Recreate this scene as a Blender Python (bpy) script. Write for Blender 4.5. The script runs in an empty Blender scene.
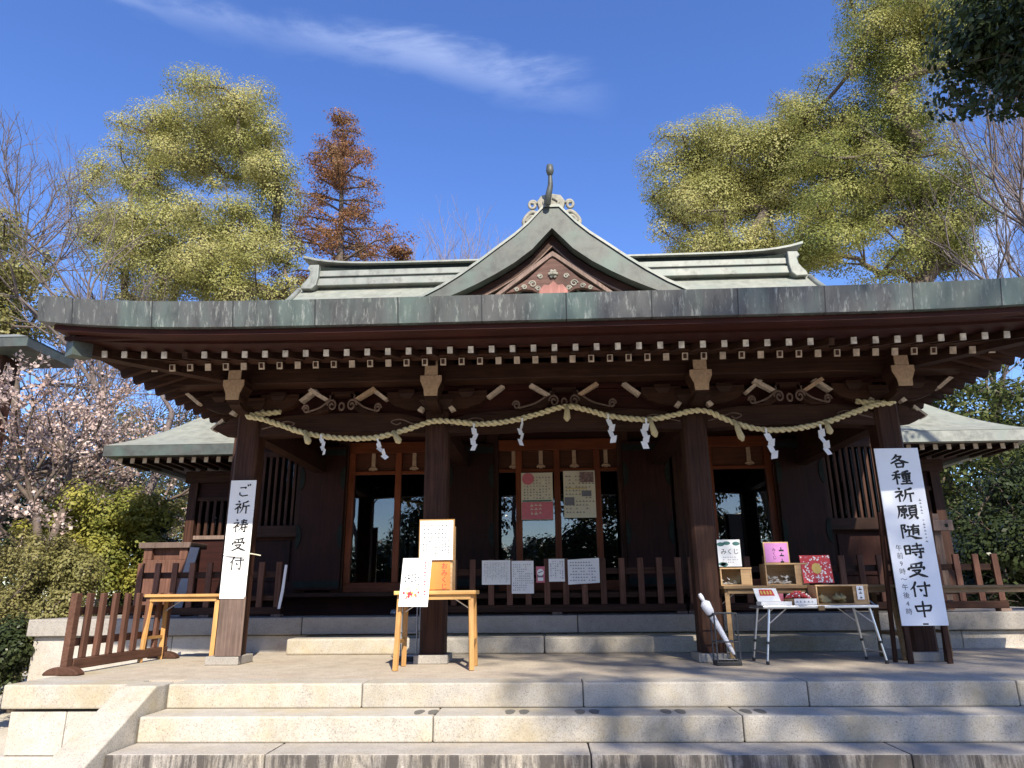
import bpy, math, random
import numpy as np
from mathutils import Vector, Matrix

SC = bpy.context.scene
COL = SC.collection
R = math.radians
random.seed(7)

# ------------------------------------------------------------------ camera, light, exposure
cam_d = bpy.data.cameras.new('camera')
cam = bpy.data.objects.new('camera', cam_d)
COL.objects.link(cam)
PITCH, ROLL, YAW = 0.2893, 0.0095, 0.0419
CAMZ = 1.57
def _axes():
    cy, sy = math.cos(YAW), math.sin(YAW)
    f0 = Vector((-sy, cy, 0)); r0 = Vector((cy, sy, 0)); u0 = Vector((0, 0, 1))
    cp, sp = math.cos(PITCH), math.sin(PITCH)
    f = f0*cp + u0*sp; u = -f0*sp + u0*cp
    cr, sr = math.cos(ROLL), math.sin(ROLL)
    return r0*cr - u*sr, r0*sr + u*cr, f
AR, AU, AF = _axes()
m = Matrix(((AR.x, AU.x, -AF.x, 0), (AR.y, AU.y, -AF.y, 0), (AR.z, AU.z, -AF.z, CAMZ), (0, 0, 0, 1)))
cam.matrix_world = m
cam_d.sensor_width = 36.0
cam_d.lens = 36.0*700.0/1024.0
cam_d.clip_start = 0.05
cam_d.clip_end = 2000
SC.camera = cam
def at(px, py, Y):
    """point of the photograph's pixel (px, py) at distance Y from the camera's plane of the facade"""
    d = AF + AR*((px-512)/700.0) - AU*((py-384)/700.0)
    t = Y/d.y
    return Vector((d.x*t, d.y*t, d.z*t + CAMZ))

SUN_AZ, SUN_ALT = 16.0, 39.0       # degrees to the right of straight behind the camera, and above the horizon
sun_dir = Vector((math.sin(R(SUN_AZ))*math.cos(R(SUN_ALT)), -math.cos(R(SUN_AZ))*math.cos(R(SUN_ALT)), math.sin(R(SUN_ALT))))
sd = bpy.data.lights.new('sun', 'SUN'); sd.energy = 3.25; sd.angle = R(0.55); sd.color = (1.0, 0.92, 0.78)
sun = bpy.data.objects.new('sun', sd); COL.objects.link(sun)
sun.rotation_euler = sun_dir.to_track_quat('Z', 'Y').to_euler()

W = bpy.data.worlds.new('World'); SC.world = W; W.use_nodes = True
nt = W.node_tree; nt.nodes.clear()
def wn(t, **k):
    n = nt.nodes.new(t)
    for a, b in k.items(): setattr(n, a, b)
    return n
sky = wn('ShaderNodeTexSky', sky_type='NISHITA', sun_disc=False)
sky.sun_elevation = R(SUN_ALT); sky.sun_rotation = R(180.0 - SUN_AZ)
sky.altitude = 300; sky.air_density = 1.0; sky.dust_density = 0.4; sky.ozone_density = 4.0
tc = wn('ShaderNodeTexCoord')
# one thin diagonal wisp of cirrus and two small clouds, fixed to directions of the sky
def sdir(px, py):
    return (AF + AR*((px-512)/700.0) - AU*((py-384)/700.0)).normalized()
def wmath(op, a, b=None, c=None):
    n_ = wn('ShaderNodeMath', operation=op)
    for k, v in enumerate((a, b, c)):
        if v is None: continue
        if isinstance(v, (int, float)): n_.inputs[k].default_value = v
        else: L(v, n_.inputs[k])
    return n_.outputs[0]
def wdot(v):
    n_ = wn('ShaderNodeVectorMath', operation='DOT_PRODUCT'); L(tc.outputs['Generated'], n_.inputs[0]); n_.inputs[1].default_value = tuple(v); return n_.outputs['Value']
def wsmooth(x, a, b):
    n_ = wn('ShaderNodeMapRange'); n_.interpolation_type = 'SMOOTHSTEP'; n_.inputs[1].default_value = a; n_.inputs[2].default_value = b; L(x, n_.inputs[0]); return n_.outputs[0]
L = nt.links.new
nz = wn('ShaderNodeTexNoise'); nz.inputs['Scale'].default_value = 5.0; nz.inputs['Detail'].default_value = 8; nz.inputs['Roughness'].default_value = .6; nz.inputs['Distortion'].default_value = .4
mp = wn('ShaderNodeMapping'); mp.inputs['Rotation'].default_value = (0, R(14), R(20)); mp.inputs['Scale'].default_value = (.8, 1.6, 3.2)
L(tc.outputs['Generated'], mp.inputs['Vector']); L(mp.outputs[0], nz.inputs['Vector'])
d1, d2 = sdir(170, -5), sdir(610, 100)
nrm = d1.cross(d2).normalized(); mid = sdir(330, 32)
off = wmath('ADD', wdot(nrm), wmath('MULTIPLY', wmath('SUBTRACT', nz.outputs['Fac'], .5), .10))
band = wsmooth(wmath('ABSOLUTE', off), .036, .0)
wisp = wmath('MULTIPLY', wmath('MULTIPLY', band, wsmooth(wdot(mid), .925, .975)), wmath('MULTIPLY', wsmooth(nz.outputs['Fac'], .25, .75), .24))
nz2 = wn('ShaderNodeTexNoise'); nz2.inputs['Scale'].default_value = 22.0; nz2.inputs['Detail'].default_value = 8; L(tc.outputs['Generated'], nz2.inputs['Vector'])
def puff(px, py, r, k):
    m_ = wsmooth(wmath('ADD', wdot(sdir(px, py)), wmath('MULTIPLY', wmath('SUBTRACT', nz2.outputs['Fac'], .5), .004)), math.cos(R(r)), 1.0)
    return wmath('MULTIPLY', wmath('MULTIPLY', m_, wsmooth(nz2.outputs['Fac'], .36, .66)), k)
fac = wmath('MAXIMUM', wisp, puff(985, 215, 5.5, .3))
mx = wn('ShaderNodeMixRGB'); mx.inputs['Color2'].default_value = (6.4, 6.9, 7.8, 1)
hs = wn('ShaderNodeHueSaturation'); hs.inputs['Hue'].default_value = .514; hs.inputs['Saturation'].default_value = 1.16; hs.inputs['Value'].default_value = 1.0
bg = wn('ShaderNodeBackground'); bg.inputs['Strength'].default_value = 0.102
out = wn('ShaderNodeOutputWorld')
L(sky.outputs[0], hs.inputs['Color']); L(hs.outputs[0], mx.inputs['Color1']); L(fac, mx.inputs['Fac'])
L(mx.outputs[0], bg.inputs['Color']); L(bg.outputs[0], out.inputs['Surface'])

SC.view_settings.view_transform = 'Standard'
try: SC.view_settings.look = 'None'
except Exception: pass
SC.view_settings.exposure = 1.4
SC.view_settings.gamma = 1.0
SC.render.engine = 'CYCLES'
SC.cycles.use_denoising = True
SC.cycles.max_bounces = 6
SC.cycles.diffuse_bounces = 4
SC.cycles.glossy_bounces = 3
SC.cycles.transmission_bounces = 4
SC.cycles.transparent_max_bounces = 8
SC.cycles.caustics_reflective = False
SC.cycles.caustics_refractive = False

# ------------------------------------------------------------------ materials
MATS = {}
def _new(name):
    mt = bpy.data.materials.new(name); mt.use_nodes = True
    n = mt.node_tree.nodes; b = n['Principled BSDF']
    MATS[name] = mt
    return mt, n, mt.node_tree.links.new, b
def _coords(n, l, scale=(1, 1, 1), rnd=True):
    tc = n.new('ShaderNodeTexCoord'); mp = n.new('ShaderNodeMapping'); mp.inputs['Scale'].default_value = scale
    if rnd:
        oi = n.new('ShaderNodeObjectInfo'); mu = n.new('ShaderNodeMath'); mu.operation = 'MULTIPLY'; mu.inputs[1].default_value = 37.0
        l(oi.outputs['Random'], mu.inputs[0])
        ad = n.new('ShaderNodeVectorMath'); ad.operation = 'ADD'
        l(tc.outputs['Object'], ad.inputs[0]); l(mu.outputs[0], ad.inputs[1]); l(ad.outputs[0], mp.inputs['Vector'])
    else:
        l(tc.outputs['Object'], mp.inputs['Vector'])
    return mp.outputs[0]
def _noise(n, l, vec, scale, detail=4, rough=.6, dist=0):
    t = n.new('ShaderNodeTexNoise'); t.inputs['Scale'].default_value = scale; t.inputs['Detail'].default_value = detail
    t.inputs['Roughness'].default_value = rough; t.inputs['Distortion'].default_value = dist
    l(vec, t.inputs['Vector']); return t.outputs['Fac']
def _ramp(n, l, fac, stops):
    r = n.new('ShaderNodeValToRGB'); e = r.color_ramp.elements
    while len(e) < len(stops): e.new(.5)
    for i, (p, c) in enumerate(stops):
        e[i].position = p; e[i].color = (c[0], c[1], c[2], 1) if not isinstance(c, (int, float)) else (c, c, c, 1)
    l(fac, r.inputs['Fac']); return r.outputs['Color']
def _mix(n, l, fac, a, b, blend='MIX'):
    x = n.new('ShaderNodeMixRGB'); x.blend_type = blend
    for s, v in (('Fac', fac), ('Color1', a), ('Color2', b)):
        if isinstance(v, (int, float)) and s == 'Fac': x.inputs[s].default_value = v
        elif isinstance(v, tuple): x.inputs[s].default_value = (v[0], v[1], v[2], 1)
        else: l(v, x.inputs[s])
    return x.outputs['Color']
def _bump(n, l, b, fac, strength, dist=.01):
    bp = n.new('ShaderNodeBump'); bp.inputs['Strength'].default_value = strength; bp.inputs['Distance'].default_value = dist
    l(fac, bp.inputs['Height']); l(bp.outputs[0], b.inputs['Normal'])
def _tone(n, l, c, lo, hi):
    """each separate block or timber has its own tone"""
    oi = n.new('ShaderNodeObjectInfo')
    return _mix(n, l, 1.0, c, _ramp(n, l, oi.outputs['Random'], [(0, lo), (1, hi)]), 'MULTIPLY')
def plain(name, col, rough=.5, var=.12, scale=25, metallic=0.0, spec=.4, bump=0.0):
    mt, n, l, b = _new(name)
    v = _coords(n, l); f = _noise(n, l, v, scale, 5)
    c = _ramp(n, l, f, [(.25, tuple(x*(1-var) for x in col)), (.75, tuple(min(1, x*(1+var)) for x in col))])
    l(c, b.inputs['Base Color']); b.inputs['Roughness'].default_value = rough; b.inputs['Metallic'].default_value = metallic
    b.inputs['Specular IOR Level'].default_value = spec
    if bump: _bump(n, l, b, f, bump)
    return mt
def wood(name, dark, light, axis='z', rough=.62, spec=.18, bump=.35):
    mt, n, l, b = _new(name)
    s = {'x': (1.2, 26, 26), 'y': (26, 1.2, 26), 'z': (26, 26, 1.2)}[axis]
    v = _coords(n, l, s); f = _noise(n, l, v, 1.6, 6, .65, .6)
    v2 = _coords(n, l, (1, 1, 1)); g = _noise(n, l, v2, 2.3, 4)
    c = _ramp(n, l, f, [(.28, dark), (.72, light)])
    c2 = _mix(n, l, .55, c, _ramp(n, l, g, [(.3, .38), (.7, 1.2)]), 'MULTIPLY')
    c2 = _tone(n, l, c2, .72, 1.18)
    l(c2, b.inputs['Base Color']); b.inputs['Roughness'].default_value = rough; b.inputs['Specular IOR Level'].default_value = spec
    _bump(n, l, b, f, bump, .004)
    return mt
def granite(name, base, stain=(.42, .33, .17), amt=.5, drip=False):
    mt, n, l, b = _new(name)
    v = _coords(n, l)
    sp = _noise(n, l, v, 95, 3, .75)
    c = _ramp(n, l, sp, [(.32, tuple(x*.42 for x in base)), (.43, tuple(x*.88 for x in base)), (.58, base), (.72, tuple(min(1, x*1.18) for x in base))])
    st = _noise(n, l, v, 2.2, 6, .65)
    sf = _ramp(n, l, st, [(.46, 0.0), (.72, amt)])
    c = _mix(n, l, sf, c, stain)
    st2 = _noise(n, l, _coords(n, l, (1, 1, 1)), 5.5, 5, .7)
    c = _mix(n, l, .75, c, _ramp(n, l, st2, [(.3, .74), (.62, 1.0)]), 'MULTIPLY')
    gr = _noise(n, l, _coords(n, l, (1, 1, 1)), 17, 6, .75)
    c = _mix(n, l, .5, c, _ramp(n, l, gr, [(.30, .55), (.43, 1.0)]), 'MULTIPLY')
    c = _tone(n, l, c, .90, 1.08)
    if drip:                      # dark water streaks running down the lowest riser
        dv = _coords(n, l, (6, 3, .8)); df = _noise(n, l, dv, 1.5, 7, .75, .35)
        gg = n.new('ShaderNodeNewGeometry'); sz = n.new('ShaderNodeSeparateXYZ'); l(gg.outputs['Normal'], sz.inputs[0])
        lt = n.new('ShaderNodeMath'); lt.operation = 'LESS_THAN'; lt.inputs[1].default_value = .6; l(sz.outputs[2], lt.inputs[0])
        mm = n.new('ShaderNodeMath'); mm.operation = 'MULTIPLY'; l(_ramp(n, l, df, [(.36, 0.0), (.54, .92)]), mm.inputs[0]); l(lt.outputs[0], mm.inputs[1])
        c = _mix(n, l, mm.outputs[0], c, (.055, .048, .045))
    l(c, b.inputs['Base Color']); b.inputs['Roughness'].default_value = .85; b.inputs['Specular IOR Level'].default_value = .25
    _bump(n, l, b, sp, .25, .004)
    return mt
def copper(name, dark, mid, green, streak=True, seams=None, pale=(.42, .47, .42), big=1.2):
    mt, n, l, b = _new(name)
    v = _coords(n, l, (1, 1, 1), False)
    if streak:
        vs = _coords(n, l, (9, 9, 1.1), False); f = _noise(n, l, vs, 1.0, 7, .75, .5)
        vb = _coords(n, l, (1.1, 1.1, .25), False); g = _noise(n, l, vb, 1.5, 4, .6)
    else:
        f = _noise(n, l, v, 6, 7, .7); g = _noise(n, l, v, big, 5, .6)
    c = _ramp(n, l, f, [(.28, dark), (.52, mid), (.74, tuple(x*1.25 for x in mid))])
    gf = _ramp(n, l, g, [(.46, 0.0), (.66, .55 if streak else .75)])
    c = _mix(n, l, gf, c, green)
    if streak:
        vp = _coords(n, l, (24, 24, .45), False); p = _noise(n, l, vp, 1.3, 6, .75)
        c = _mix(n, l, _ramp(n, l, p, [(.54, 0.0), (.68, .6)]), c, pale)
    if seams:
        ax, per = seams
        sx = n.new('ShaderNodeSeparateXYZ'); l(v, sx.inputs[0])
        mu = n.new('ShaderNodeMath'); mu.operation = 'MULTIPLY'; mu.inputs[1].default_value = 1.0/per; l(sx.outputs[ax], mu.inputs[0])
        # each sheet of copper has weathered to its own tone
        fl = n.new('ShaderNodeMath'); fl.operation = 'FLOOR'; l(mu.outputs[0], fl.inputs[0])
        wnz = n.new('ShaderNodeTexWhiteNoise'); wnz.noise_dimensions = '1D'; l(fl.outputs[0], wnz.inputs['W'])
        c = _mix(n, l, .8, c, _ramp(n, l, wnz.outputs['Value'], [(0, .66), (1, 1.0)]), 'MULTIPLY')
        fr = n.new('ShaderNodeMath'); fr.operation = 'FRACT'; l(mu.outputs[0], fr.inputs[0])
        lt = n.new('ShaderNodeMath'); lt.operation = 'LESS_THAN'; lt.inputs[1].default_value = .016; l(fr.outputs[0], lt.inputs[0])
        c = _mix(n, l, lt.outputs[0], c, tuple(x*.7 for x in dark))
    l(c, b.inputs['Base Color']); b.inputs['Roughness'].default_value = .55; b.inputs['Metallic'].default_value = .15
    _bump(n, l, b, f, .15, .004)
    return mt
def leafmat(name, a, bcol, c3=None, transl=.35, rough=.45, patch=.55):
    mt, n, l, b = _new(name)
    ge = n.new('ShaderNodeNewGeometry')
    c = _ramp(n, l, ge.outputs['Random Per Island'], [(0, a), (1, bcol)])
    if c3:
        tc = n.new('ShaderNodeTexCoord'); f = _noise(n, l, tc.outputs['Object'], patch, 3)
        c = _mix(n, l, _ramp(n, l, f, [(.42, 0.0), (.62, .85)]), c, c3)
    l(c, b.inputs['Base Color']); b.inputs['Roughness'].default_value = rough; b.inputs['Specular IOR Level'].default_value = .2
    tr = n.new('ShaderNodeBsdfTranslucent'); l(c, tr.inputs['Color'])
    ms = n.new('ShaderNodeMixShader'); ms.inputs[0].default_value = transl
    l(b.outputs[0], ms.inputs[1]); l(tr.outputs[0], ms.inputs[2]); l(ms.outputs[0], n['Material Output'].inputs['Surface'])
    return mt

WD_X = wood('dark_wood_along', (.016, .0060, .0034), (.070, .030, .0170), 'x')
WD_Y = wood('dark_wood_deep', (.013, .0050, .0030), (.060, .026, .0150), 'y')
WD_Z = wood('dark_wood_upright', (.018, .0070, .0042), (.084, .036, .0215), 'z')
WR_X = wood('red_brown_wood', (.017, .0040, .0025), (.052, .0125, .0075), 'x')
WR_Z = wood('red_brown_boards', (.013, .0038, .0024), (.043, .0118, .0074), 'z')
WO_Z = wood('door_frame_wood', (.115, .030, .011), (.24, .068, .026), 'z', .45)
WO_X = wood('door_rail_wood', (.13, .034, .012), (.27, .076, .028), 'x', .45)
WO_B = wood('door_board_wood', (.06, .020, .010), (.12, .044, .022), 'x', .5)
WW_Z = wood('weathered_post_wood', (.12, .082, .066), (.25, .175, .14), 'z', .75)
WF_Z = wood('fence_wood', (.085, .038, .024), (.20, .098, .068), 'z', .75)
WF_Y = wood('fence_rail_wood', (.070, .032, .020), (.15, .075, .05), 'y', .75)
WP_Z = wood('pale_leg_wood', (.42, .21, .060), (.62, .35, .125), 'z', .5, .4, .1)
WP_X = wood('pale_top_wood', (.44, .23, .070), (.64, .38, .14), 'x', .45, .4, .1)
WBOX = wood('box_wood', (.46, .27, .12), (.68, .45, .23), 'x', .5, .3, .1)
WOLD = wood('old_table_wood', (.20, .125, .06), (.34, .22, .11), 'x', .6, .3, .1)
CAP = plain('painted_end', (.50, .41, .32), .7, .45, 18)
CAPW = plain('white_painted_end', (.56, .51, .45), .7, .5, 18)
ENDG = plain('bare_end_grain', (.42, .29, .185), .75, .3, 40)
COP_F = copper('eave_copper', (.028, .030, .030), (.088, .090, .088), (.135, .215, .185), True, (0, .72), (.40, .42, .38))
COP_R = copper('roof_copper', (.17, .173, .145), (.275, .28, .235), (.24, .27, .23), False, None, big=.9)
COP_G = copper('gable_copper', (.026, .028, .025), (.068, .072, .063), (.070, .105, .088), False, None, big=2.2)
COP_D = plain('dark_fitting_copper', (.016, .021, .018), .75, .4, 14, spec=.1)
COP_P = copper('pale_ridge_copper', (.10, .106, .095), (.225, .232, .205), (.15, .18, .158), False, None, big=3)
ONI = plain('weathered_ornament', (.25, .235, .19), .8, .45, 14, bump=.3)
PINK = wood('pink_pendant_paint', (.20, .085, .070), (.36, .17, .14), 'z', .7)
BRNP = wood('brown_pendant_wood', (.085, .045, .035), (.20, .11, .085), 'x', .7)
GRAN = granite('granite_step', (.47, .43, .365), amt=.6)
GRAN_D = granite('granite_step_streaked', (.44, .40, .35), amt=.35, drip=True)
GRAN_W = granite('granite_wall', (.52, .48, .42), (.40, .26, .14), .35)
GRAN_P = granite('granite_podium', (.36, .33, .29), (.26, .22, .17), .35)
PAVE = granite('terrace_paving', (.53, .455, .36), (.38, .30, .22), .55)
PAPER = plain('white_paper', (.80, .79, .76), .8, .03, 6)
PAPER_C = plain('cream_paper', (.66, .62, .48), .75, .05, 5)
PAPER_O = plain('sign_white', (.78, .80, .84), .55, .03, 3)
PAPER_G = plain('grey_board', (.25, .235, .23), .7, .1)
INK = plain('black_ink', (.014, .013, .014), .7, .2)
INKG = plain('grey_print', (.17, .17, .20), .8, .2)
RED = plain('red_print', (.55, .045, .05), .6, .15)
REDP = plain('pink_print', (.60, .16, .20), .6, .1)
PURP = plain('pink_card', (.58, .23, .50), .7, .06)
GOLD = plain('gold_print', (.62, .42, .10), .55, .15)
BLUE = plain('blue_print', (.10, .16, .42), .7, .2)
DKG = plain('dark_green_print', (.06, .16, .14), .7, .2)
ROPE = plain('straw_rope', (.60, .52, .31), .85, .25, 60, bump=.4)
STRAW = plain('straw_tuft', (.50, .42, .24), .9, .25, 60)
CLOTH = plain('white_cloth', (.72, .72, .74), .8, .06, 12)
PLAST = plain('white_plastic', (.75, .76, .77), .35, .05, 12)
ALU = plain('aluminium', (.62, .62, .62), .32, .06, 20, 0.85)
DSTEEL = plain('dark_steel', (.07, .072, .078), .5, .2, 20, .5)
STEEL = plain('grey_steel', (.30, .31, .33), .45, .15, 20, 0.5)
BLACK = plain('black_plastic', (.02, .02, .022), .5, .1)
TAN = plain('yellow_bag', (.55, .46, .24), .7, .2, 30)
GLASSY = None
def glass(name, tint=(.75, .78, .78), ior=1.5, rough=.0):
    """thin pane: clear straight through, mirror by the Fresnel law"""
    mt = bpy.data.materials.new(name); mt.use_nodes = True; n = mt.node_tree.nodes; l = mt.node_tree.links.new; n.clear(); MATS[name] = mt
    o = n.new('ShaderNodeOutputMaterial'); f = n.new('ShaderNodeFresnel'); f.inputs['IOR'].default_value = ior
    t = n.new('ShaderNodeBsdfTransparent'); t.inputs['Color'].default_value = (*tint, 1)
    g = n.new('ShaderNodeBsdfGlossy'); g.inputs['Roughness'].default_value = rough
    m_ = n.new('ShaderNodeMixShader'); l(f.outputs[0], m_.inputs[0]); l(t.outputs[0], m_.inputs[1]); l(g.outputs[0], m_.inputs[2]); l(m_.outputs[0], o.inputs['Surface'])
    return mt
GLASS = glass('window_glass', (.62, .66, .66), 1.95)
CLEAR = glass('clear_acrylic', (.95, .95, .95), 1.3, .05)
BARK = plain('bark', (.105, .08, .062), .9, .4, 9, bump=.6)
BARK_L = plain('grey_bark', (.125, .10, .092), .9, .35, 9, bump=.5)
TWIG = plain('bare_twig', (.20, .16, .14), .9, .25, 6)
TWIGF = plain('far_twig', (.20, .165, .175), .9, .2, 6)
LEAF_C = leafmat('camphor_leaf', (.20, .21, .055), (.36, .345, .115), (.47, .43, .18), .38, .6)
LEAF_C2 = leafmat('camphor_leaf_green', (.14, .17, .042), (.29, .30, .085), (.41, .38, .13), .38, .6)
LEAF_M = leafmat('mid_green_leaf', (.06, .08, .022), (.14, .155, .045), (.08, .10, .03), .35, .4)
LEAF_S = leafmat('shade_tree_leaf', (.05, .065, .02), (.11, .125, .04), None, .45, .3)
LEAF_D = leafmat('dark_evergreen_leaf', (.022, .032, .012), (.060, .075, .028), (.034, .05, .02), .25, .3)
LEAF_B = leafmat('rust_conifer_leaf', (.16, .070, .030), (.34, .165, .075), (.22, .13, .06), .35)
LEAF_H = leafmat('hedge_leaf', (.12, .145, .03), (.30, .30, .07), (.42, .38, .08), .4, .5, 1.4)
LEAF_O = leafmat('olive_shrub_leaf', (.17, .155, .06), (.33, .29, .12), (.22, .21, .07), .35)
BLOS = leafmat('plum_blossom', (.46, .33, .29), (.74, .62, .56), (.36, .24, .19), .35)
DRY = leafmat('dry_leaf', (.20, .13, .085), (.34, .25, .18), None, .3)

# ------------------------------------------------------------------ mesh building
ORG = {}
class MB:
    def __init__(s): s.v = []; s.f = []
    def add(s, vs, fs):
        o = len(s.v); s.v += [tuple(p) for p in vs]; s.f += [tuple(i+o for i in f) for f in fs]; return s
    def box(s, x0, x1, y0, y1, z0, z1):
        return s.add([(x0,y0,z0),(x1,y0,z0),(x1,y1,z0),(x0,y1,z0),(x0,y0,z1),(x1,y0,z1),(x1,y1,z1),(x0,y1,z1)],
                     [(0,3,2,1),(4,5,6,7),(0,1,5,4),(1,2,6,5),(2,3,7,6),(3,0,4,7)])
    def bar(s, a, b, w, h, up=(0,0,1)):
        a = Vector(a); b = Vector(b); d = (b-a).normalized(); u = Vector(up)
        r = d.cross(u)
        if r.length < 1e-4: r = d.cross(Vector((0,1,0)))
        r.normalize(); u = r.cross(d).normalized(); r *= w/2; u *= h/2
        vs = [a-r-u, a+r-u, a+r+u, a-r+u, b-r-u, b+r-u, b+r+u, b-r+u]
        return s.add(vs, [(0,1,2,3),(7,6,5,4),(0,4,5,1),(1,5,6,2),(2,6,7,3),(3,7,4,0)])
    def tube(s, pts, rad, n=8, caps=True):
        pts = [Vector(p) for p in pts]; k = len(pts)
        if not hasattr(rad, '__len__'): rad = [rad]*k
        ref = None; vs = []
        for i, p in enumerate(pts):
            d = (pts[min(i+1,k-1)]-pts[max(i-1,0)])
            d = d.normalized() if d.length > 1e-9 else Vector((0,0,1))
            if ref is None: ref = d.orthogonal().normalized()
            ref = (ref - d*ref.dot(d)); ref = ref.normalized() if ref.length > 1e-6 else d.orthogonal().normalized()
            q = d.cross(ref)
            for j in range(n):
                a = 2*math.pi*j/n; vs.append(p + (ref*math.cos(a)+q*math.sin(a))*rad[i])
        fs = [(i*n+j, i*n+(j+1)%n, (i+1)*n+(j+1)%n, (i+1)*n+j) for i in range(k-1) for j in range(n)]
        if caps: fs += [tuple(range(n-1,-1,-1)), tuple((k-1)*n+j for j in range(n))]
        return s.add(vs, fs)
    def prism(s, poly, y0, y1, plane='xz'):
        """extrude a closed outline; plane 'xz' extrudes along y, 'yz' along x, 'xy' along z"""
        n = len(poly)
        f = {'xz': lambda p, t: (p[0], t, p[1]), 'yz': lambda p, t: (t, p[0], p[1]), 'xy': lambda p, t: (p[0], p[1], t)}[plane]
        vs = [f(p, y0) for p in poly] + [f(p, y1) for p in poly]
        fs = [tuple(range(n)), tuple(range(2*n-1, n-1, -1))] + [(i, i+n, (i+1)%n+n, (i+1)%n) for i in range(n)]
        return s.add(vs, fs)
    def lathe(s, prof, c, n=16):
        k = len(prof); vs = []
        for r, z in prof:
            for j in range(n):
                a = 2*math.pi*j/n; vs.append((c[0]+r*math.cos(a), c[1]+r*math.sin(a), c[2]+z))
        fs = [(i*n+j, i*n+(j+1)%n, (i+1)*n+(j+1)%n, (i+1)*n+j) for i in range(k-1) for j in range(n)]
        fs += [tuple(range(n-1,-1,-1)), tuple((k-1)*n+j for j in range(n))]
        return s.add(vs, fs)
    def grid(s, rows):
        k = len(rows[0]); vs = [p for r in rows for p in r]
        return s.add(vs, [(i*k+j, i*k+j+1, (i+1)*k+j+1, (i+1)*k+j) for i in range(len(rows)-1) for j in range(k-1)])

def tag(o, label, cat, group=None, kind=None):
    if label: o['label'] = label
    if cat: o['category'] = cat
    if group: o['group'] = group
    if kind: o['kind'] = kind
    return o
def thing(name, label, cat, loc, group=None):
    o = bpy.data.objects.new(name, None); COL.objects.link(o); o.empty_display_size = .2
    o.location = loc; ORG[o] = Vector(loc)
    return tag(o, label, cat, group)
def part(name, mb, mat, parent=None, at_=None, bevel=0, smooth=False, fix=True, label=None):
    """link a mesh built in world coordinates; its origin is at_ (world) or the parent's origin"""
    pu = ORG[parent] if parent is not None else Vector((0,0,0))
    org = Vector(at_) if at_ is not None else pu.copy()
    me = bpy.data.meshes.new(name)
    me.from_pydata([(p[0]-org.x, p[1]-org.y, p[2]-org.z) for p in mb.v], [], mb.f)
    if fix:
        import bmesh
        b = bmesh.new(); b.from_mesh(me); bmesh.ops.recalc_face_normals(b, faces=b.faces); b.to_mesh(me); b.free()
    me.materials.append(mat)
    o = bpy.data.objects.new(name, me); COL.objects.link(o)
    ORG[o] = org
    if parent is not None:
        o.parent = parent; o.location = org - pu
    else: o.location = org
    if smooth:
        for p in me.polygons: p.use_smooth = True
    if bevel:
        md = o.modifiers.new('bevel', 'BEVEL'); md.width = bevel; md.segments = 2; md.limit_method = 'ANGLE'; md.angle_limit = R(40)
    if label: o['label'] = label
    return o
def clone(o, loc=None, parent='same'):
    c = o.copy(); COL.objects.link(c)
    if parent != 'same': c.parent = parent
    if loc is not None: c.location = loc
    return c
def clone_tree(o, loc, parent='same'):
    c = clone(o, loc, parent)
    for ch in list(o.children):
        d = clone(ch, None, c)
        for g in list(ch.children): clone(g, None, d)
    return c
def catmull(pts, n=6):
    P = [Vector(p) for p in pts]; out = []
    for i in range(len(P)-1):
        p0 = P[max(i-1,0)]; p1 = P[i]; p2 = P[i+1]; p3 = P[min(i+2,len(P)-1)]
        for k in range(n):
            t = k/n
            out.append(.5*((2*p1)+(p2-p0)*t+(2*p0-5*p1+4*p2-p3)*t*t+(3*p1-p0-3*p2+p3)*t**3))
    out.append(P[-1]); return out

# ------------------------------------------------------------------ ground
gm, gn, gl, gb = _new('raked_pale_gravel')
gv = _coords(gn, gl, (1, 1, 1), False)
g1 = _noise(gn, gl, gv, .35, 6); g2 = _noise(gn, gl, gv, 30, 4, .7)
gc = _mix(gn, gl, .6, _ramp(gn, gl, g1, [(.35, (.50, .44, .35)), (.65, (.62, .56, .46))]), _ramp(gn, gl, g2, [(.3, .55), (.6, 1.0)]), 'MULTIPLY')
gl(gc, gb.inputs['Base Color']); gb.inputs['Roughness'].default_value = .95; _bump(gn, gl, gb, g2, .5, .02)
ground = part('ground', MB().add([(-400,-400,0),(400,-400,0),(400,600,0),(-400,600,0)], [(0,1,2,3)]), gm)
tag(ground, 'pale raked gravel of the shrine precinct around the stone terrace', 'ground', kind='structure')

# ------------------------------------------------------------------ stone terrace with its flight of steps
XC = 0.23
T = thing('stone_terrace', 'broad granite terrace with a flight of steps and a sloping edge stone', 'terrace', (XC, 6.5, 0))
part('paving', MB().box(-4.24, 8.2, 6.16, 8.98, .02, .898), PAVE, T)
def blocks(name, y0, y1, z0, z1, joints, mat, parent, gap=.006, bev=.012):
    o = []
    for a, b in zip(joints[:-1], joints[1:]):
        o.append(part(name, MB().box(a+gap/2, b-gap/2, y0, y1, z0, z1), mat, parent, ((a+b)/2, y0, z0), bevel=bev))
    return o
blocks('step_block', 5.85, 6.16, .722, .90, [-2.985, -1.438, .279, 1.982, 3.531, 5.3, 7.0, 8.2], GRAN, T)
s2 = blocks('step_block', 5.49, 5.90, .545, .72, [-2.99, -.823, 1.382, 3.5, 5.6, 8.2], GRAN, T)
blocks('step_block', 5.13, 5.56, .365, .543, [-3.0, -1.9, .283, 2.35, 4.4, 6.4, 8.2], GRAN_D, T)
blocks('step_block', 4.77, 5.20, .185, .363, [-3.0, -.9, 1.2, 3.3, 5.5, 8.2], GRAN_D, T)
blocks('step_block', 4.41, 4.84, .0, .183, [-3.0, -1.6, .5, 2.7, 4.9, 8.2], GRAN, T)
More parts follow.
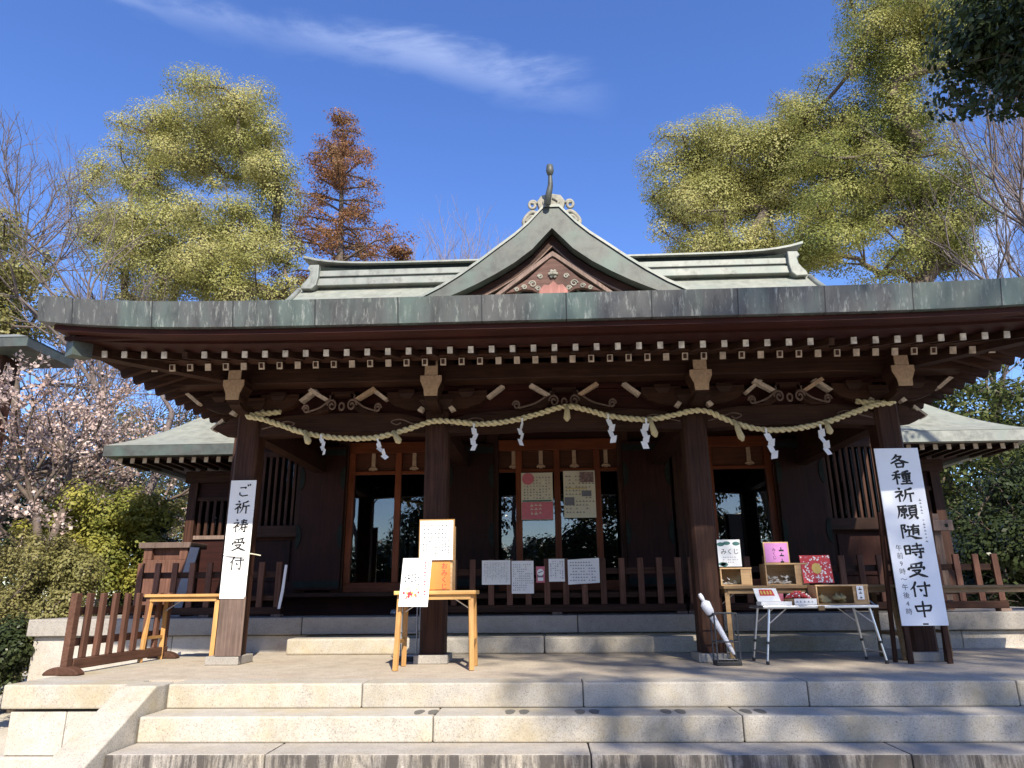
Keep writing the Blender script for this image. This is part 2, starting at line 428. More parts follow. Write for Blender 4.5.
# ramp stone beside the steps
part('ramp_stone', MB().prism([(5.99,.9035),(5.72,.9035),(4.3,.19),(4.3,0),(5.99,0)], -3.295, -3.008, 'yz'), GRAN, T, bevel=.012)
# retaining wall at the left: coping, slabs, plinth and the return along the left side
blocks('coping_block', 5.84, 6.16, .722, .90, [-4.32, -3.30], GRAN, T)
blocks('wall_slab', 5.875, 6.1, .385, .70, [-4.25, -3.79, -3.30], GRAN_W, T, bev=.006)
blocks('plinth_block', 5.83, 6.1, .0, .38, [-4.33, -3.6, -3.30], GRAN_W, T)
for a, b in ((6.165, 7.4), (7.405, 8.8)):
    part('coping_block', MB().box(-4.32, -4.0, a, b, .722, .90), GRAN, T, (-4.16, a, .722), bevel=.012)
    part('wall_slab', MB().box(-4.25, -4.05, a, b, 0, .715), GRAN_W, T, (-4.16, a, 0), bevel=.006)
# dark foot marks pressed into the second step, always in pairs
FOOT = plain('foot_mark_paint', (.13, .12, .10), .9, .35, 30)
def footprint(cx, cy, z):
    o = []
    for k in range(20):
        a = 2*math.pi*k/20; w = .042 if math.sin(a) > 0 else .034
        if abs(math.sin(a)) < .25: w = .034
        o.append((cx+w*math.cos(a), cy+.105*math.sin(a)))
    return MB().prism(o, z-.003, z+.0025, 'xy')
for cx in (-.901, -.223, .295, .926, 1.505):
    host = s2[0] if cx < -.823 else (s2[1] if cx < 1.382 else s2[2])
    for s in (-.052, .052):
        part('footprint_mark', footprint(cx+s, 5.66, .72), FOOT, host)

# ------------------------------------------------------------------ shrine hall
H = thing('shrine_hall', 'dark wooden shrine hall with a green copper roof and small front gable', 'shrine hall', (XC, 9.5, 0))
# podium the hall stands on
blocks('podium_coping', 8.90, 9.40, 1.10, 1.30, [-6.42, -4.75, -2.97, -1.2, .39, 2.1, 3.9, 5.7, 6.95], GRAN_P, H, .008)
blocks('podium_wall', 8.975, 9.3, .0, 1.09, [-6.36, -5.93, -4.6, -2.9, 0, 3, 4.9, 6.9], GRAN_W, H, .006, .006)
part('podium_floor', MB().box(-6.36, 6.88, 9.41, 16.5, 0, 1.288), GRAN_P, H)
for a, b in ((9.41, 12.4), (12.41, 16.4)):
    part('podium_coping', MB().box(-6.42, -6.0, a, b, 1.10, 1.30), GRAN_P, H, (-6.2, a, 1.1), bevel=.01)
    part('podium_coping', MB().box(6.52, 6.95, a, b, 1.10, 1.30), GRAN_P, H, (6.7, a, 1.1), bevel=.01)

def stretch(mb, f=1.28, z0=3.475):
    """raise the parts of the bracket zone to the height of the purlin"""
    mb.v = [(p[0], p[1], z0+(p[2]-z0)*f if p[2] > z0 else p[2]) for p in mb.v]; return mb
# four front pillars with stone bases
PX = [-3.24, -1.14, 1.655, 3.695]
PY = 7.54
def pillar_mesh(x):
    c = .03; h = .125
    poly = [(x-h+c,PY-h),(x+h-c,PY-h),(x+h,PY-h+c),(x+h,PY+h-c),(x+h-c,PY+h),(x-h+c,PY+h),(x-h,PY+h-c),(x-h,PY-h+c)]
    return MB().prism(poly, .982, 3.50, 'xy')
pl = []
for i, x in enumerate(PX):
    if i == 0:
        p = part('pillar', pillar_mesh(x), WD_Z, H, (x, PY, .9))
        part('stone_base', MB().box(x-.17, x+.17, PY-.19, PY+.19, .899, .981), GRAN_P, p, bevel=.008)
        part('bracket_block', MB().add([(x-.12,PY-.14,3.502),(x+.12,PY-.14,3.502),(x+.12,PY+.14,3.502),(x-.12,PY+.14,3.502),
              (x-.19,PY-.19,3.60),(x+.19,PY-.19,3.60),(x+.19,PY+.19,3.60),(x-.19,PY+.19,3.60),
              (x-.19,PY-.19,3.66),(x+.19,PY-.19,3.66),(x+.19,PY+.19,3.66),(x-.19,PY+.19,3.66)],
              [(3,2,1,0),(0,1,5,4),(1,2,6,5),(2,3,7,6),(3,0,4,7),(4,5,9,8),(5,6,10,9),(6,7,11,10),(7,4,8,11),(8,9,10,11)]), WD_X, p)
        if True:
            p0 = p
    else:
        p = clone_tree(p0, Vector((x, PY, .9))-ORG[H])
        ORG[p] = Vector((x, PY, .9))
    pl.append(p)

# rainbow beams between the pillars: slightly arched, with a carved groove line
def beam_mesh(x0, x1):
    n = 14; top = []; bot = []
    for k in range(n+1):
        t = k/n; e = (1-(2*t-1)**6); a = .045*math.sin(math.pi*t)
        top.append((x0+(x1-x0)*t, 3.39+.085*e+a*.4)); bot.append((x0+(x1-x0)*t, 3.245+a*.7))
    return MB().prism(top+bot[::-1], PY-.09, PY+.09, 'xz')
for a, b in zip(PX[:-1], PX[1:]):
    bm = part('rainbow_beam', beam_mesh(a+.127, b-.127), WD_X, H, ((a+b)/2, PY, 3.3))
    g = MB()
    for s in (-1, 1):
        e = (a if s < 0 else b)-s*.15
        pts = catmull([(e, PY-.094, 3.33), (e-s*.12, PY-.094, 3.36), (e-s*.26, PY-.094, 3.41), (e-s*.36, PY-.094, 3.385), (e-s*.30, PY-.094, 3.35), (e-s*.25, PY-.094, 3.372)], 5)
        g.tube(pts, .007, 5)
    part('carved_scroll_line', g, WW_Z, bm)
# beam noses that project past the outer pillars
for s, x in ((-1, PX[0]), (1, PX[3])):
    part('beam_nose', MB().prism([(x+s*.127,3.26),(x+s*.30,3.28),(x+s*.42,3.345),(x+s*.36,3.40),(x+s*.30,3.39),(x+s*.22,3.46),(x+s*.127,3.46)], PY-.07, PY+.07, 'xz'), WD_X, H, (x, PY, 3.3))
    part('beam_nose_end', MB().prism([(x+s*.425,3.33),(x+s*.455,3.355),(x+s*.33,3.47),(x+s*.31,3.44)], PY-.06, PY+.06, 'xz'), CAP, H, (x, PY, 3.3))
# front purlin on the brackets, and the beam above the rainbow beams
part('purlin', MB().box(-4.02, 4.48, 7.16, 7.40, 3.765, 3.945), WD_X, H, bevel=.012)
part('wall_plate', MB().box(-3.45, 3.9, PY-.08, PY+.08, 3.79, 4.17), WD_X, H)  # made tall to close the gap up to the soffit against light leaks
part('tie_beam', MB().box(-3.42, 3.88, PY-.07, PY+.07, 3.73, 3.785), WR_X, H)
part('panel_board', MB().box(-3.3, 3.75, PY-.015, PY+.015, 3.46, 3.735), WR_X, H)
# side beams from the outer pillars back to the hall, and closing boards added above to stop light leaking in
for x in (PX[0], PX[3]):
    part('side_beam', MB().box(x-.08, x+.08, PY+.127, 10.2, 3.27, 3.48), WD_Y, H)
    part('light_seal_board', MB().box(x-.03, x+.03, PY+.09, 10.2, 3.49, 4.3), WR_X, H)
for x in PX[1:3]:
    part('side_beam', MB().box(x-.08, x+.08, PY+.127, 10.2, 3.30, 3.50), WD_Y, H)
part('porch_ceiling', MB().box(-3.3, 3.75, PY+.09, 10.2, 4.0, 4.03), WR_X, H)

# bracket arms: projecting beam end, bearing block, boat-shaped cross arm with white ends
def arm_outline(x, s):
    return [(x,3.50),(x+s*.20,3.50),(x+s*.36,3.545),(x+s*.43,3.60),(x+s*.43,3.655),(x,3.655)]
for i, x in enumerate(PX):
    b = part('bracket_arm', MB().box(x-.065, x+.065, 6.98, PY+.3, 3.762, 3.92), WD_Y, H, (x, 6.98, 3.7))
    part('arm_end', MB().box(x-.068, x+.068, 6.962, 6.979, 3.760, 3.922), ENDG, b)
    k = part('bearing_block', stretch(MB().add([(x-.075,7.0,3.52),(x+.075,7.0,3.52),(x+.075,7.16,3.52),(x-.075,7.16,3.52),
              (x-.08,6.99,3.58),(x+.08,6.99,3.58),(x+.08,7.17,3.58),(x-.08,7.17,3.58),
              (x-.115,6.97,3.645),(x+.115,6.97,3.645),(x+.115,7.18,3.645),(x-.115,7.18,3.645),
              (x-.115,6.97,3.697),(x+.115,6.97,3.697),(x+.115,7.18,3.697),(x-.115,7.18,3.697)],
              [(3,2,1,0)]+[(a+j,a+(j+1)%4,a+4+(j+1)%4,a+4+j) for a in (0,4,8) for j in range(4)]+[(12,13,14,15)])), WD_Y, H, (x, 7.08, 3.55))
    part('painted_face', stretch(MB().prism([(x-.068,3.525),(x+.068,3.525),(x+.074,3.58),(x+.112,3.648),(x+.112,3.694),(x-.112,3.694),(x-.112,3.648),(x-.074,3.58)], 6.955, 6.969, 'xz')), ENDG, k)
    part('lower_arm', MB().prism([(7.03,3.50),(7.10,3.475),(7.30,3.455),(7.412,3.45),(7.412,3.53),(7.03,3.532)], x-.06, x+.06, 'yz'), WD_Y, H, (x, 7.2, 3.4))
    for s in (-1, 1):
        ca = part('cross_arm', stretch(MB().prism(arm_outline(x+s*.125, s), PY-.15, PY-.05, 'xz')), WD_X, H, (x, PY, 3.55))
        xe = x+s*.56
        tip = MB()
        if (i+s) % 2 == 0:
            tip.prism([(xe-s*.015,3.60),(xe+s*.02,3.585),(xe+s*.19,3.685),(xe+s*.15,3.70)], PY-.16, PY-.06, 'xz')
        else:
            tip.prism([(xe,3.60),(xe+s*.03,3.58),(xe+s*.20,3.69),(xe+s*.16,3.70)], PY-.16, PY-.06, 'xz')
        part('arm_tip', stretch(tip), CAP, ca)
        q = x+s*.33
        part('small_block', stretch(MB().add([(q-.05,PY-.17,3.595),(q+.05,PY-.17,3.595),(q+.05,PY-.06,3.595),(q-.05,PY-.06,3.595),
              (q-.085,PY-.19,3.635),(q+.085,PY-.19,3.635),(q+.085,PY-.05,3.635),(q-.085,PY-.05,3.635),
              (q-.085,PY-.19,3.668),(q+.085,PY-.19,3.668),(q+.085,PY-.05,3.668),(q-.085,PY-.05,3.668)],
              [(3,2,1,0)]+[(a+j,a+(j+1)%4,a+4+(j+1)%4,a+4+j) for a in (0,4) for j in range(4)]+[(8,9,10,11)])), WD_X, ca)
        # pale painted lower tips
        part('carved_tip', stretch(MB().prism([(x+s*.13,3.505),(x+s*.16,3.47),(x+s*.21,3.49),(x+s*.17,3.525)], PY-.165, PY-.09, 'xz')), CAP, ca)

# frog-leg struts in the middle of each bay, carved with scrolls
def frog_leg(xm, w):
    o = []
    for s in (-1, 1):
        q = [(xm+s*w, 3.475), (xm+s*w*.72, 3.49), (xm+s*w*.45, 3.56), (xm+s*w*.22, 3.63), (xm+s*.10, 3.66)]
        lo = [(xm+s*.10, 3.59), (xm+s*w*.25, 3.55), (xm+s*w*.40, 3.50), (xm+s*w*.55, 3.475)]
        o.append(q+lo)
    return o
for a, b in zip(PX[:-1], PX[1:]):
    xm = (a+b)/2; w = .52 if b-a > 2.5 else .40
    mb = MB()
    for pts in frog_leg(xm, w): mb.prism(pts, PY-.16, PY-.02, 'xz')
    mb.box(xm-.13, xm+.13, PY-.16, PY-.02, 3.63, 3.668)
    f = part('frog_leg_strut', stretch(mb), WD_X, H, (xm, PY, 3.5))
    sc = MB()
    for s in (-1, 1):
        for r0, cx, cz in ((.055, xm+s*.11, 3.545), (.042, xm+s*w*1.0, 3.515)):
            sp = [(cx+s*r0*(1-t/26)*math.cos(t*.45), PY-.165, cz+r0*(1-t/26)*math.sin(t*.45)) for t in range(0, 22)]
            sc.tube(sp, .010, 5)
        sc.tube(catmull([(xm+s*w*.95,PY-.165,3.49),(xm+s*w*.6,PY-.165,3.53),(xm+s*w*.35,PY-.165,3.60),(xm+s*.14,PY-.165,3.635)],4), .009, 5)
    sc.tube([(xm+.028*math.cos(t*.6),PY-.168,3.535+.032*math.sin(t*.6)) for t in range(12)], .010, 5)
    part('carved_scroll', stretch(sc), WW_Z, f)
    for s in (-1, 1):
        part('painted_wing', stretch(MB().prism([(xm+s*.15,3.60),(xm+s*.19,3.585),(xm+s*.38,3.675),(xm+s*.35,3.70)], PY-.20, PY-.12, 'xz')), CAP if s < 0 else ENDG, f)

# ---------------- porch roof: hipped copper roof swept up at the corners
XE = 4.63                                    # half width of the porch roof
def lift(u): return .11*abs(u)**6
def ztop(x, y):
    t = (y-5.5)/5.0
    zf = 4.005 + 1.97*(.85*t+.15*t*t)
    zs = 4.005 + .75*(XE-abs(x)) + .02
    k = max(0, 1-(y-5.5)/6.0)
    return min(zf, zs) + lift(x/XE)*(.35+.65*k)
xs = [XE*(-1+2*k/48) for k in range(49)]
ys = [5.535]+[5.75+.25*k for k in range(20)]
rows = [[(XC+x, y, ztop(x, max(y, 5.5))) for x in xs] for y in ys]
rb = [[(p[0], p[1], p[2]-.04) for p in r] for r in rows]
mb = MB().grid(rows); mb.grid([r[::-1] for r in rb])
mb.grid([rows[0], rb[0]]); mb.grid([rows[-1], rb[-1]])
mb.grid([[r[0] for r in rows], [r[0] for r in rb]]); mb.grid([[r[-1] for r in rows], [r[-1] for r in rb]])
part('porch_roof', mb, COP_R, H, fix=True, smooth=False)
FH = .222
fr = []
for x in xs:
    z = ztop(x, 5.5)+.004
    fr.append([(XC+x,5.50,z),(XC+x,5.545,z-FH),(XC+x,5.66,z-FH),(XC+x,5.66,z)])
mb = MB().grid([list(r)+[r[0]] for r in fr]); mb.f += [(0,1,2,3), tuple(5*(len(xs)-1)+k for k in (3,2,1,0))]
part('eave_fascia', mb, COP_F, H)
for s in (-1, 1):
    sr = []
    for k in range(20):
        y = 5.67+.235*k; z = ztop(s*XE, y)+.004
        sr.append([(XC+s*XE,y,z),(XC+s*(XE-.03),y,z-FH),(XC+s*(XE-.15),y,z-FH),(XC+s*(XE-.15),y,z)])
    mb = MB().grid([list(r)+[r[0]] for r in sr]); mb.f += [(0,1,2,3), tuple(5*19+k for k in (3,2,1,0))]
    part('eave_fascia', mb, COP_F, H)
# stepped boards under the front eave
def eave_board(name, y0, y1, dz0, dz1, mat, xe):
    rr = []
    for k in range(33):
        x = xe*(-1+2*k/32); z = 4.005+lift(x/XE)
        rr.append([(XC+x,y0,z+dz0),(XC+x,y1,z+dz0),(XC+x,y1,z+dz1),(XC+x,y0,z+dz1)])
    mb = MB().grid([list(r)+[r[0]] for r in rr]); mb.f += [(0,1,2,3), tuple(5*32+k for k in (3,2,1,0))]
    part(name, mb, mat, H)
eave_board('eave_board', 5.60, 5.80, -.268, -.222, WR_X, XE-.12)
eave_board('eave_board', 5.78, 6.02, -.290, -.258, WR_X, XE-.25)
# soffit boards above the rafters (front, then the two sides)
part('soffit', MB().prism([(5.7,3.765),(6.55,3.86),(PY+.05,4.18),(PY+.05,4.22),(6.5,3.92),(5.7,3.80)], XC-XE+.16, XC+XE-.16, 'yz'), WR_X, H)
for s in (-1, 1):
    x0 = XC+s*(XE-.12); x1 = XC+s*3.45
    part('soffit', MB().prism([(x0,3.775),(x1,4.06),(x1,4.09),(x0,3.81)], 6.2, 10.3, 'xz'), WR_X, H)
# two rows of rafters with painted ends
RN = 46; SP = .1885
fl0 = None
ba0 = None
nz1 = random.Random(3)
for k in range(RN):
    x = XC + (k-(RN-1)/2)*SP
    z = 3.674 + lift((x-XC)/XE)*.6
    if fl0 is None:
        fl0 = part('flying_rafter', MB().bar((x,5.95,z),(x,6.39,z+.12),.050,.062), WD_Y, H, (x,5.95,z))
        part('rafter_cap', MB().bar((x,5.936,z-.002),(x,5.951,z),.048,.060), CAPW, fl0)
        flp = fl0
    else:
        flp = clone_tree(fl0, Vector((x,5.95,z))-ORG[H])
        if nz1.random() < .13:
            for c in list(flp.children): bpy.data.objects.remove(c)
    z2 = 3.742; x = XC + (k-(RN-1)/2)*.1805
    if abs(x-XC) > 4.1: continue
    if ba0 is None:
        ba0 = part('base_rafter', MB().bar((x,6.48,z2),(x,7.5,z2+.34),.060,.072), WD_Y, H, (x,6.48,z2))
        cp = part('rafter_cap', MB().bar((x,6.466,z2-.004),(x,6.481,z2),.056,.070), CAP, ba0)
        part('worn_patch', MB().bar((x-.002,6.462,z2-.002),(x-.002,6.468,z2),.032,.045), WD_Z, cp)
    else:
        c = clone_tree(ba0, Vector((x,6.48,z2))-ORG[H])
        if nz1.random() < .45:
            for q in c.children:
                for w in list(q.children): bpy.data.objects.remove(w)
# edge board over the base rafters (kioi) and side rafters under the side eaves
part('rafter_board', MB().box(XC-4.2, XC+4.2, 6.40, 6.56, 3.786, 3.83), WD_X, H)
for s in (-1, 1):
    r0 = None
    for k in range(16):
        y = 6.55+k*.215
        xa = XC+s*(XE-.2); xb = XC+s*3.45
        if r0 is None:
            r0 = part('side_rafter', MB().bar((xa,y,3.705),(xb,y,4.01),.06,.075), WW_Z if False else WD_X, H, (xa,y,3.705))
        else: clone_tree(r0, Vector((xa,y,3.705))-ORG[H])
    part('side_purlin', MB().box(*sorted((XC+s*3.72, XC+s*3.9)), 7.41, 10.2, 3.62, 3.80), WD_Y, H)
    # hip rafter running out to the corner with its green copper shoe
    hr = part('hip_rafter', MB().bar((XC+s*3.45,7.35,3.86),(XC+s*4.42,5.80,3.745),.12,.15), WD_Y, H, (XC+s*4.42,5.8,3.7))
    part('copper_shoe', MB().bar((XC+s*4.36,5.896,3.735),(XC+s*4.45,5.752,3.728),.135,.175), COP_G, hr)

# ---------------- main roof behind: ridge, upper slopes, hipped skirt
RY = 12.0; ZR = 7.13
def zup(d): return ZR - d*(.95 - .09*d) # d = distance from the ridge line
ux = 4.78
rows = [[(XC+ux*(-1+2*k/24), RY+sg*d, zup(d)) for k in range(25)] for sg, d in [(-1,1.75),(-1,1.4),(-1,1.1),(-1,.8),(-1,.4),(1,0),(1,.4),(1,.8),(1,1.1),(1,1.4),(1,1.75)]]
rb = [[(p[0],p[1],p[2]-.22) for p in r] for r in rows]
mb = MB().grid(rows); mb.grid(rb); mb.grid([rows[0],rb[0]]); mb.grid([rows[-1],rb[-1]])
mb.grid([[r[0] for r in rows],[r[0] for r in rb]]); mb.grid([[r[-1] for r in rows],[r[-1] for r in rb]])
part('main_roof', mb, COP_R, H)
for s in (-1, 1):
    gx = XC+s*4.45
    part('gable_wall', MB().prism([(RY-1.7,5.5),(RY,6.85),(RY+1.7,5.5)], gx-.04, gx+.04, 'yz'), WR_Z, H)
zi = zup(1.7)
ex, ey0, ey1, ez = 5.55, 10.3, 13.7, 5.71
def ring(x, y0, y1, z, lf=0):
    o = []
    def pt(xx, yy):
        u = max(abs(xx-XC)/x, 0)**6 * abs(2*(yy-y0)/(y1-y0)-1)**6
        return (xx, yy, z+lf*u)
    n = 12
    for k in range(n): o.append(pt(XC-x+2*x*k/n, y0))
    for k in range(n): o.append(pt(XC+x, y0+(y1-y0)*k/n))
    for k in range(n): o.append(pt(XC+x-2*x*k/n, y1))
    for k in range(n): o.append(pt(XC-x, y1-(y1-y0)*k/n))
    return o + [o[0]]
A = ring(ex, ey0, ey1, ez, .06); B2 = ring(4.78, RY-1.68, RY+1.68, zi)
part('roof_skirt', MB().grid([A, B2]).grid([[(p[0],p[1],p[2]-.03) for p in A],[(p[0],p[1],p[2]-.25) for p in B2]]), COP_R, H)
A1 = [(p[0],p[1],p[2]-.03) for p in A]; A2 = [(XC+(p[0]-XC)*.996, RY+(p[1]-RY)*.99, p[2]-.27) for p in A]; A3 = [(XC+(p[0]-XC)*.97, RY+(p[1]-RY)*.94, p[2]-.27) for p in A]
part('skirt_fascia', MB().grid([A1,A2,A3]), COP_G, H)
A4 = [(XC+(p[0]-XC)*.962, RY+(p[1]-RY)*.92, p[2]-.29) for p in A]; A5 = [(XC+(p[0]-XC)*.962, RY+(p[1]-RY)*.92, p[2]-.64) for p in A]; A6 = ring(4.9, 10.5, 13.5, 5.0)
part('skirt_soffit', MB().grid([A3,A4,A5,A6]), WR_X, H)
for s in (-1, 1):
    hr = part('hip_rafter', MB().bar((XC+s*4.7,11.2,5.15),(XC+s*5.2,10.5,5.2),.13,.16), WD_Y, H, (XC+s*5.2,10.5,5.2))
    part('copper_shoe', MB().bar((XC+s*5.17,10.53,5.2),(XC+s*5.3,10.40,5.21),.15,.19), COP_G, hr)
part('ceiling_void', MB().box(XC-4.75, XC+4.75, 10.37, 13.6, 4.1, 5.3), WR_X, H)
# ridge: stacked courses under a pale cap that turns up at its ends
rx = 4.40
part('ridge_course', MB().box(XC-rx, XC+rx, RY-.24, RY+.24, 7.06, 7.20), COP_P, H, bevel=.012)
part('ridge_course', MB().box(XC-rx, XC+rx, RY-.19, RY+.19, 7.20, 7.25), COP_G, H)
part('ridge_course', MB().box(XC-rx, XC+rx, RY-.22, RY+.22, 7.25, 7.37), COP_P, H, bevel=.012)
part('ridge_course', MB().box(XC-rx, XC+rx, RY-.17, RY+.17, 7.37, 7.47), COP_D, H)
cp = []
for k in range(41):
    u = -1+2*k/40; x = XC+u*4.62; z = 7.47+.16*abs(u)**9; h = .055+.02*abs(u)**9
    w = .26
    cp.append([(x,RY-w,z),(x,RY-w,z+h*.6),(x,RY-w*.5,z+h),(x,RY+w*.5,z+h),(x,RY+w,z+h*.6),(x,RY+w,z)])
mb = MB().grid([r+[r[0]] for r in cp]); mb.f += [tuple(range(6)), tuple(7*40+k for k in range(5,-1,-1))]
part('ridge_cap', mb, COP_P, H)
for s in (-1, 1):
    x = XC+s*4.36
    part('ridge_end_ornament', MB().prism([(x-s*.06,7.46),(x+s*.12,7.46),(x+s*.16,7.38),(x+s*.10,7.33),(x+s*.12,7.22),(x+s*.17,7.14),(x+s*.24,7.06),(x+s*.26,6.98),(x+s*.05,6.97),(x-s*.03,7.05),(x-s*.06,7.2)], RY-.30, RY+.10, 'xz'), COP_P, H, (x, RY, 7.2), bevel=.015)
    # verge roll down the upper slope
    part('verge_roll', MB().tube([(XC+s*4.70, RY-d, zup(d)+.015) for d in (.15,.4,.8,1.1,1.4,1.7)], .05, 8), COP_P, H, smooth=True)

# ---------------- front gable on the roof
GX = .20; GY = 8.3
outer = [(0,6.50),(.10,6.50),(.31,6.262),(.49,6.095),(.72,5.915),(.97,5.715),(1.20,5.545),(1.45,5.38),(1.72,5.235),(2.05,5.12)]
inner = [(0,6.185),(.155,6.012),(.265,5.885),(.505,5.695),(.745,5.545),(.99,5.41),(1.22,5.30),(1.45,5.20),(1.72,5.10),(2.05,5.0)]
G = part('front_gable_roof', (lambda mb: [mb.grid([[(GX+s*p[0],GY-.02,p[1]+.03) for p in outer],[(GX+s*p[0],11.6,p[1]+.03) for p in outer]]) for s in (-1,1)] and
      [mb.grid([[(GX+s*p[0],GY-.02,p[1]+.03) for p in outer],[(GX+s*p[0],GY-.02,p[1]-.012) for p in outer]]) for s in (-1,1)] and mb)(MB()), COP_P, H, (GX, GY, 5.5))
mb = MB()
for s in (-1, 1):
    mb.prism([(GX+s*p[0],p[1]-.012) for p in outer]+[(GX+s*p[0],p[1]) for p in inner[::-1]], GY, GY+.16, 'xz')
part('gable_verge', mb, COP_G, G)
b_out = [(0,6.165),(.155,5.99),(.265,5.865),(.505,5.68),(.745,5.53),(.99,5.395),(1.22,5.285),(1.5,5.17)]
b_in = [(0,6.02),(.15,5.86),(.265,5.745),(.505,5.56),(.745,5.41),(.99,5.28),(1.22,5.17),(1.5,5.06)]
mb = MB()
for s in (-1, 1):
    mb.prism([(GX+s*p[0],p[1]) for p in b_out]+[(GX+s*p[0],p[1]) for p in b_in[::-1]], GY+.165, GY+.23, 'xz')
part('barge_board', mb, WD_X, G)
mb = MB()
for s in (-1, 1):
    mb.prism([(GX+s*p[0],p[1]-.002) for p in b_in]+[(GX+s*p[0],p[1]-.022) for p in b_in[::-1]], GY+.16, GY+.20, 'xz')
part('barge_trim', mb, WW_Z, G)
part('gable_panel', MB().prism([(GX-1.6,5.0),(GX-1.2,5.2),(GX-.5,5.6),(GX,6.04),(GX+.5,5.6),(GX+1.2,5.2),(GX+1.6,5.0)], GY+.36, GY+.40, 'xz'), COP_D, G)
# carved pendant in the gable
pd = part('gable_pendant', MB().prism([(GX-.62,5.31),(GX-.34,5.50),(GX-.05,5.77),(GX,5.80),(GX+.05,5.77),(GX+.34,5.50),(GX+.62,5.31),(GX+.50,5.33),(GX+.40,5.36),(GX+.28,5.35),(GX+.20,5.30),(GX+.19,5.15),(GX-.19,5.15),(GX-.20,5.30),(GX-.28,5.35),(GX-.40,5.36),(GX-.50,5.33)], GY+.10, GY+.17, 'xz'), BRNP, G)
part('pink_centre', MB().prism([(GX-.19,5.15),(GX+.19,5.15),(GX+.185,5.33),(GX+.12,5.41),(GX+.06,5.40),(GX,5.46),(GX-.06,5.40),(GX-.12,5.41),(GX-.185,5.33)], GY+.085, GY+.099, 'xz'), PINK, pd)
mb = MB()
for s in (-1, 1):
    mb.prism([(GX+s*.0,5.885),(GX+s*.05,5.85),(GX+s*.80,5.255),(GX+s*.74,5.245),(GX+s*.03,5.80),(GX,5.815)], GY+.075, GY+.165, 'xz')
part('pendant_trim', mb, WW_Z, pd)
mb = MB()
for s in (-1, 1):
    for cx, cz, r in ((.27,5.425,.050),(.10,5.30,.065),(.48,5.355,.030),(.17,5.53,.035),(.38,5.385,.035),(.20,5.36,.035)):
        mb.tube([(GX+s*(cx+r*(1-t/24)*math.cos(t*.5)),GY+.095,cz+r*(1-t/24)*math.sin(t*.5)) for t in range(18)], .010, 5)
mb.lathe([(.0,-.0),(.05,0),(.05,.02),(.0,.02)], (GX,GY+.08,5.54), 8)
for a in range(6):
    an = a*math.pi/3
    mb.tube([(GX+.02*math.cos(an),GY+.085,5.56+.02*math.sin(an)),(GX+.062*math.cos(an),GY+.085,5.56+.062*math.sin(an))],[.03,.018],6)
part('pendant_carving', mb, ONI, pd)
# ridge-end tile ornament with scrolls and the tall curved rod
on = part('ridge_ornament', MB().prism([(GX-.30,6.28),(GX-.20,6.36),(GX-.16,6.5),(GX-.19,6.62),(GX-.13,6.71),(GX,6.735),(GX+.13,6.71),(GX+.19,6.62),(GX+.16,6.5),(GX+.20,6.36),(GX+.30,6.28),(GX,6.2)], GY+.05, GY+.17, 'xz'), ONI, H, (GX, GY, 6.3), bevel=.012)
mb = MB()
for s in (-1, 1):
    cx, cz = GX+s*.25, 6.57
    mb.tube([(cx-s*.055*(1-t/40)*math.cos(t*.4+.2),GY+.07,cz+.07*(1-t/40)*math.sin(t*.4+.2)) for t in range(22)], .022, 6)
    mb.tube(catmull([(GX+s*.16,GY+.08,6.42),(GX+s*.25,GY+.08,6.47),(GX+s*.32,GY+.08,6.42),(GX+s*.37,GY+.08,6.33),(GX+s*.36,GY+.08,6.26)],4), .032, 6)
    mb.tube(catmull([(GX+s*.20,GY+.06,6.38),(GX+s*.28,GY+.06,6.39),(GX+s*.34,GY+.06,6.31)],4), .026, 6)
    mb.tube(catmull([(GX+s*.05,GY+.045,6.52),(GX+s*.10,GY+.045,6.60),(GX+s*.02,GY+.045,6.66)],4), .02, 6)
part('ornament_scroll', mb, ONI, on, smooth=True)
rod = catmull([(GX-.055,GY-.06,6.50),(GX-.035,GY-.13,6.60),(GX-.01,GY-.16,6.72),(GX-.008,GY-.17,6.84),(GX-.01,GY-.18,6.92)], 5)
mb = MB().tube(rod, [.034+.012*math.cos(k/len(rod)*3) for k in range(len(rod))], 8)
mb.lathe([(.0,-.07),(.040,-.055),(.052,0),(.042,.08),(.0,.10)], (GX-.01,GY-.185,6.93), 10)
part('ornament_rod', mb, COP_G, on, smooth=True)

# ---------------- facade of the hall
FY = 10.2
part('sill_wall', MB().box(-4.6, 5.05, FY-.10, FY+.10, 1.29, 1.585), WR_X, H)
part('threshold_board', MB().box(-4.62, 5.07, FY-.45, FY+.12, 1.535, 1.588), WD_X, H)
def wallp(x0, x1, z0, z1, mat=WR_Z): return part('wall_panel', MB().box(x0, x1, FY, FY+.06, z0, z1), mat, H, (x0, FY, z0))
def post(x, w=.17, z1=4.1): return part('wall_post', MB().box(x-w/2, x+w/2, FY-.09, FY+.12, 1.59, z1), WD_Z, H, (x, FY, 1.6), bevel=.01)
for x in (-4.52, -3.45, -2.93, -1.50, -.72, 1.18, 1.96, 3.39, 3.91, 4.97): post(x)
wallp(-4.44, -3.53, 1.59, 2.45); wallp(-4.44, -3.53, 3.62, 4.1); wallp(-3.37, -3.0, 1.59, 4.1); wallp(-1.42, -.8, 1.59, 4.1)
wallp(1.26, 1.88, 1.59, 4.1); wallp(3.46, 3.83, 1.59, 4.1); wallp(3.99, 4.89, 1.59, 2.45); wallp(3.99, 4.89, 3.62, 4.1)
for x0, x1 in ((-2.84,-1.585),(-.635,1.095),(2.045,3.305)):
    wallp(x0, x1, 3.74, 4.1, WR_X)
